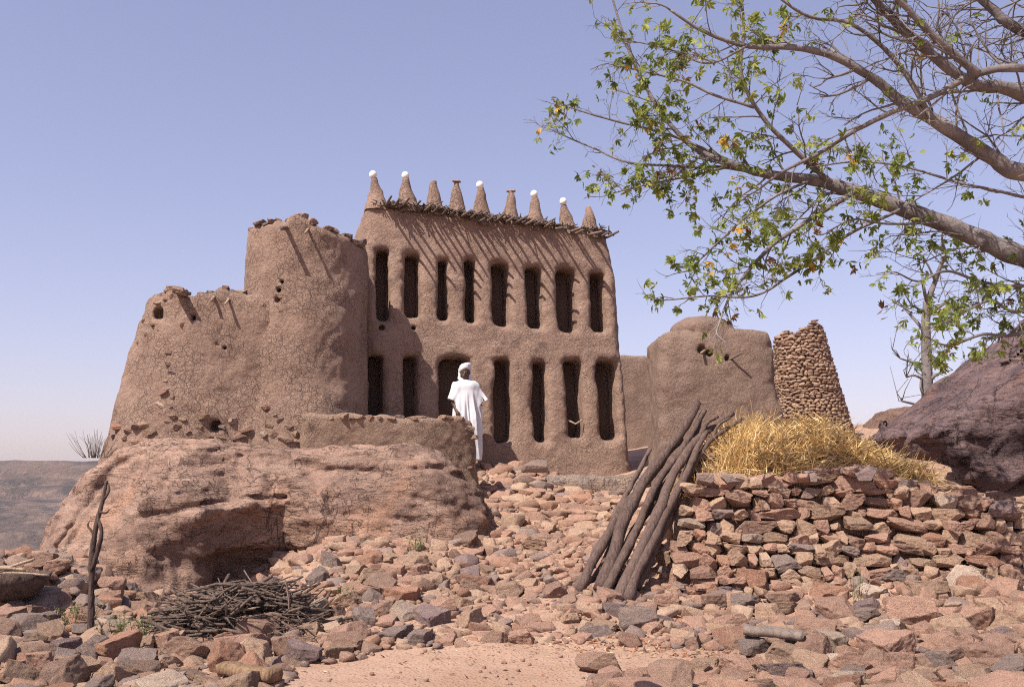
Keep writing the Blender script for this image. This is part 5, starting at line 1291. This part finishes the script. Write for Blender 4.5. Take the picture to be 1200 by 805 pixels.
def f_robe(X, Y, Z):
    # wide boubou: body bell plus flared sleeves
    t = np.clip((1.5 - Z) / 1.4, 0, 1); cx = .0 + .04 * t + HD[0] * (1 - t) * .6
    rx = .20 + .045 * np.sin(t * math.pi * .75) - .02 * t; ry = .14 + .06 * t
    a = np.arctan2(Y, X - cx)
    fold = (.024 * np.sin(a * 7 + 1.5 * np.sin(Z * 2.2)) + .016 * np.sin(a * 12 + 2 + Z * 3) + .008 * np.sin(a * 21 + Z * 5)) * sstep(.1, .5, t)
    k = np.sqrt(((X - cx) / rx) ** 2 + (Y / ry) ** 2) + 1e-6
    f = (k - 1) * np.minimum(rx, ry) - fold
    f = smax(f, Z - 1.45, .1); f = smax(f, .1 - Z, .02)
    f = smin(f, ell(X, Y, Z, (HD[0] * .9, .01, 1.40), (.215, .125, .085)), .07); f = smin(f, ell(X, Y, Z, (HD[0] * .95, .01, 1.455), (.12, .11, .06)), .06)
    # sleeves: flattened cones
    def sleeve(S_, E_, w0, w1, flat):
        d = norm(E_ - S_); L = np.linalg.norm(E_ - S_); sd = norm(np.cross(d, (0, 1, 0))); fw = np.cross(sd, d)
        u = (X - S_[0]) * d[0] + (Y - S_[1]) * d[1] + (Z - S_[2]) * d[2]; v = (X - S_[0]) * sd[0] + (Y - S_[1]) * sd[1] + (Z - S_[2]) * sd[2]; w = (X - S_[0]) * fw[0] + (Y - S_[1]) * fw[1] + (Z - S_[2]) * fw[2]
        r = w0 + (w1 - w0) * np.clip(u / L, 0, 1); wv = .012 * np.sin(v * 40 + u * 8)
        kk = np.sqrt((v / r) ** 2 + ((w + wv) / (r * flat)) ** 2) + 1e-6
        g = (kk - 1) * r * flat; g = smax(g, np.maximum(-u - .02, u - L), .02)
        inn = np.sqrt((v / (r - .015)) ** 2 + ((w + wv) / (r * flat - .012)) ** 2); hole = np.maximum((inn - 1) * r * flat, -(u - L * .72))
        return np.maximum(g, -hole)
    f = smin(f, sleeve(RS + np.array([.06, 0, .02]), RE + np.array([-.01, 0, .03]), .10, .105, .8), .06)
    f = smin(f, sleeve(LS + np.array([-.06, 0, .02]), LE + np.array([.04, 0, -.0]), .10, .135, .65), .06)
    # side panel hanging below the wide sleeve
    f = smin(f, caps(X, Y, Z, LE + np.array([-.05, .02, -.1]), np.array([.19, .04, .6]), .06, .05), .1)
    f = np.maximum(f, -(np.sqrt((X - HD[0]) ** 2 + (Y + .01) ** 2) - .062 + .0 * Z) if False else f)
    return near(f, lambda x, y, z: .006 * fbm(x, y * 1.5, z * .6, 9, 2, 121), X, Y, Z, .1)
V, Q = nets(f_robe, (-.5, -.35, .05), (.55, .35, 1.56), .0095); part('robe', V + np.array((fx, fy, fz)), pe, ROBE, quads=Q)
def f_turb(X, Y, Z):
    c = HD + np.array([0.0, .015, .085])
    x, z = (X - c[0]), (Z - c[2]); zz = z - .35 * x + .15 * Y
    f = ell(X, Y, Z, c + np.array([0, 0, .01]), (.095, .115, .075))
    for h, r in ((-.022, .098), (.012, .100), (.043, .084)):
        rr = np.sqrt(x ** 2 + ((Y - c[1]) * .86) ** 2); f = smin(f, np.sqrt((rr - r * .86) ** 2 + (zz - h) ** 2) - .026, .016)
    f = smin(f, caps(X, Y, Z, HD + np.array([-.085, .02, .06]), HD + np.array([-.10, .0, -.10]), .024, .022), .02)      # cloth end beside the face
    f = smin(f, caps(X, Y, Z, HD + np.array([-.10, .0, -.10]), HD + np.array([-.03, -.06, -.155]), .026, .03), .02)
    f = smin(f, caps(X, Y, Z, HD + np.array([.088, .03, .05]), HD + np.array([.075, .05, -.14]), .022, .028), .02)
    return near(f, lambda x, y, z: .006 * fbm(x, y, z, 30, 2, 125), X, Y, Z, .05)
V, Q = nets(f_turb, (HD[0] - .17, -.16, HD[2] - .22), (HD[0] + .17, .2, HD[2] + .24), .0075); part('turban', V + np.array((fx, fy, fz)), pe, ROBE, quads=Q)

# ------------------------------------------------------------------ air between here and the plateau
bm = bmesh.new(); bmesh.ops.create_cube(bm, size=1)
for v in bm.verts: v.co = ((v.co.x) * 5600, -400 + (v.co.y + .5) * 3300, -130 + (v.co.z + .5) * (130 + 38))
me = bpy.data.meshes.new('haze'); bm.to_mesh(me); bm.free()
hm = bpy.data.materials.new('haze air'); hm.use_nodes = True; hn_ = hm.node_tree; hn_.nodes.clear()
ou = hn_.nodes.new('ShaderNodeOutputMaterial'); vo = hn_.nodes.new('ShaderNodeVolumePrincipled')
vo.inputs['Color'].default_value = (.86, .88, .95, 1); vo.inputs['Density'].default_value = .00012
hn_.links.new(vo.outputs[0], ou.inputs['Volume']); me.materials.append(hm)
tag(link('haze', me), kind='stuff')
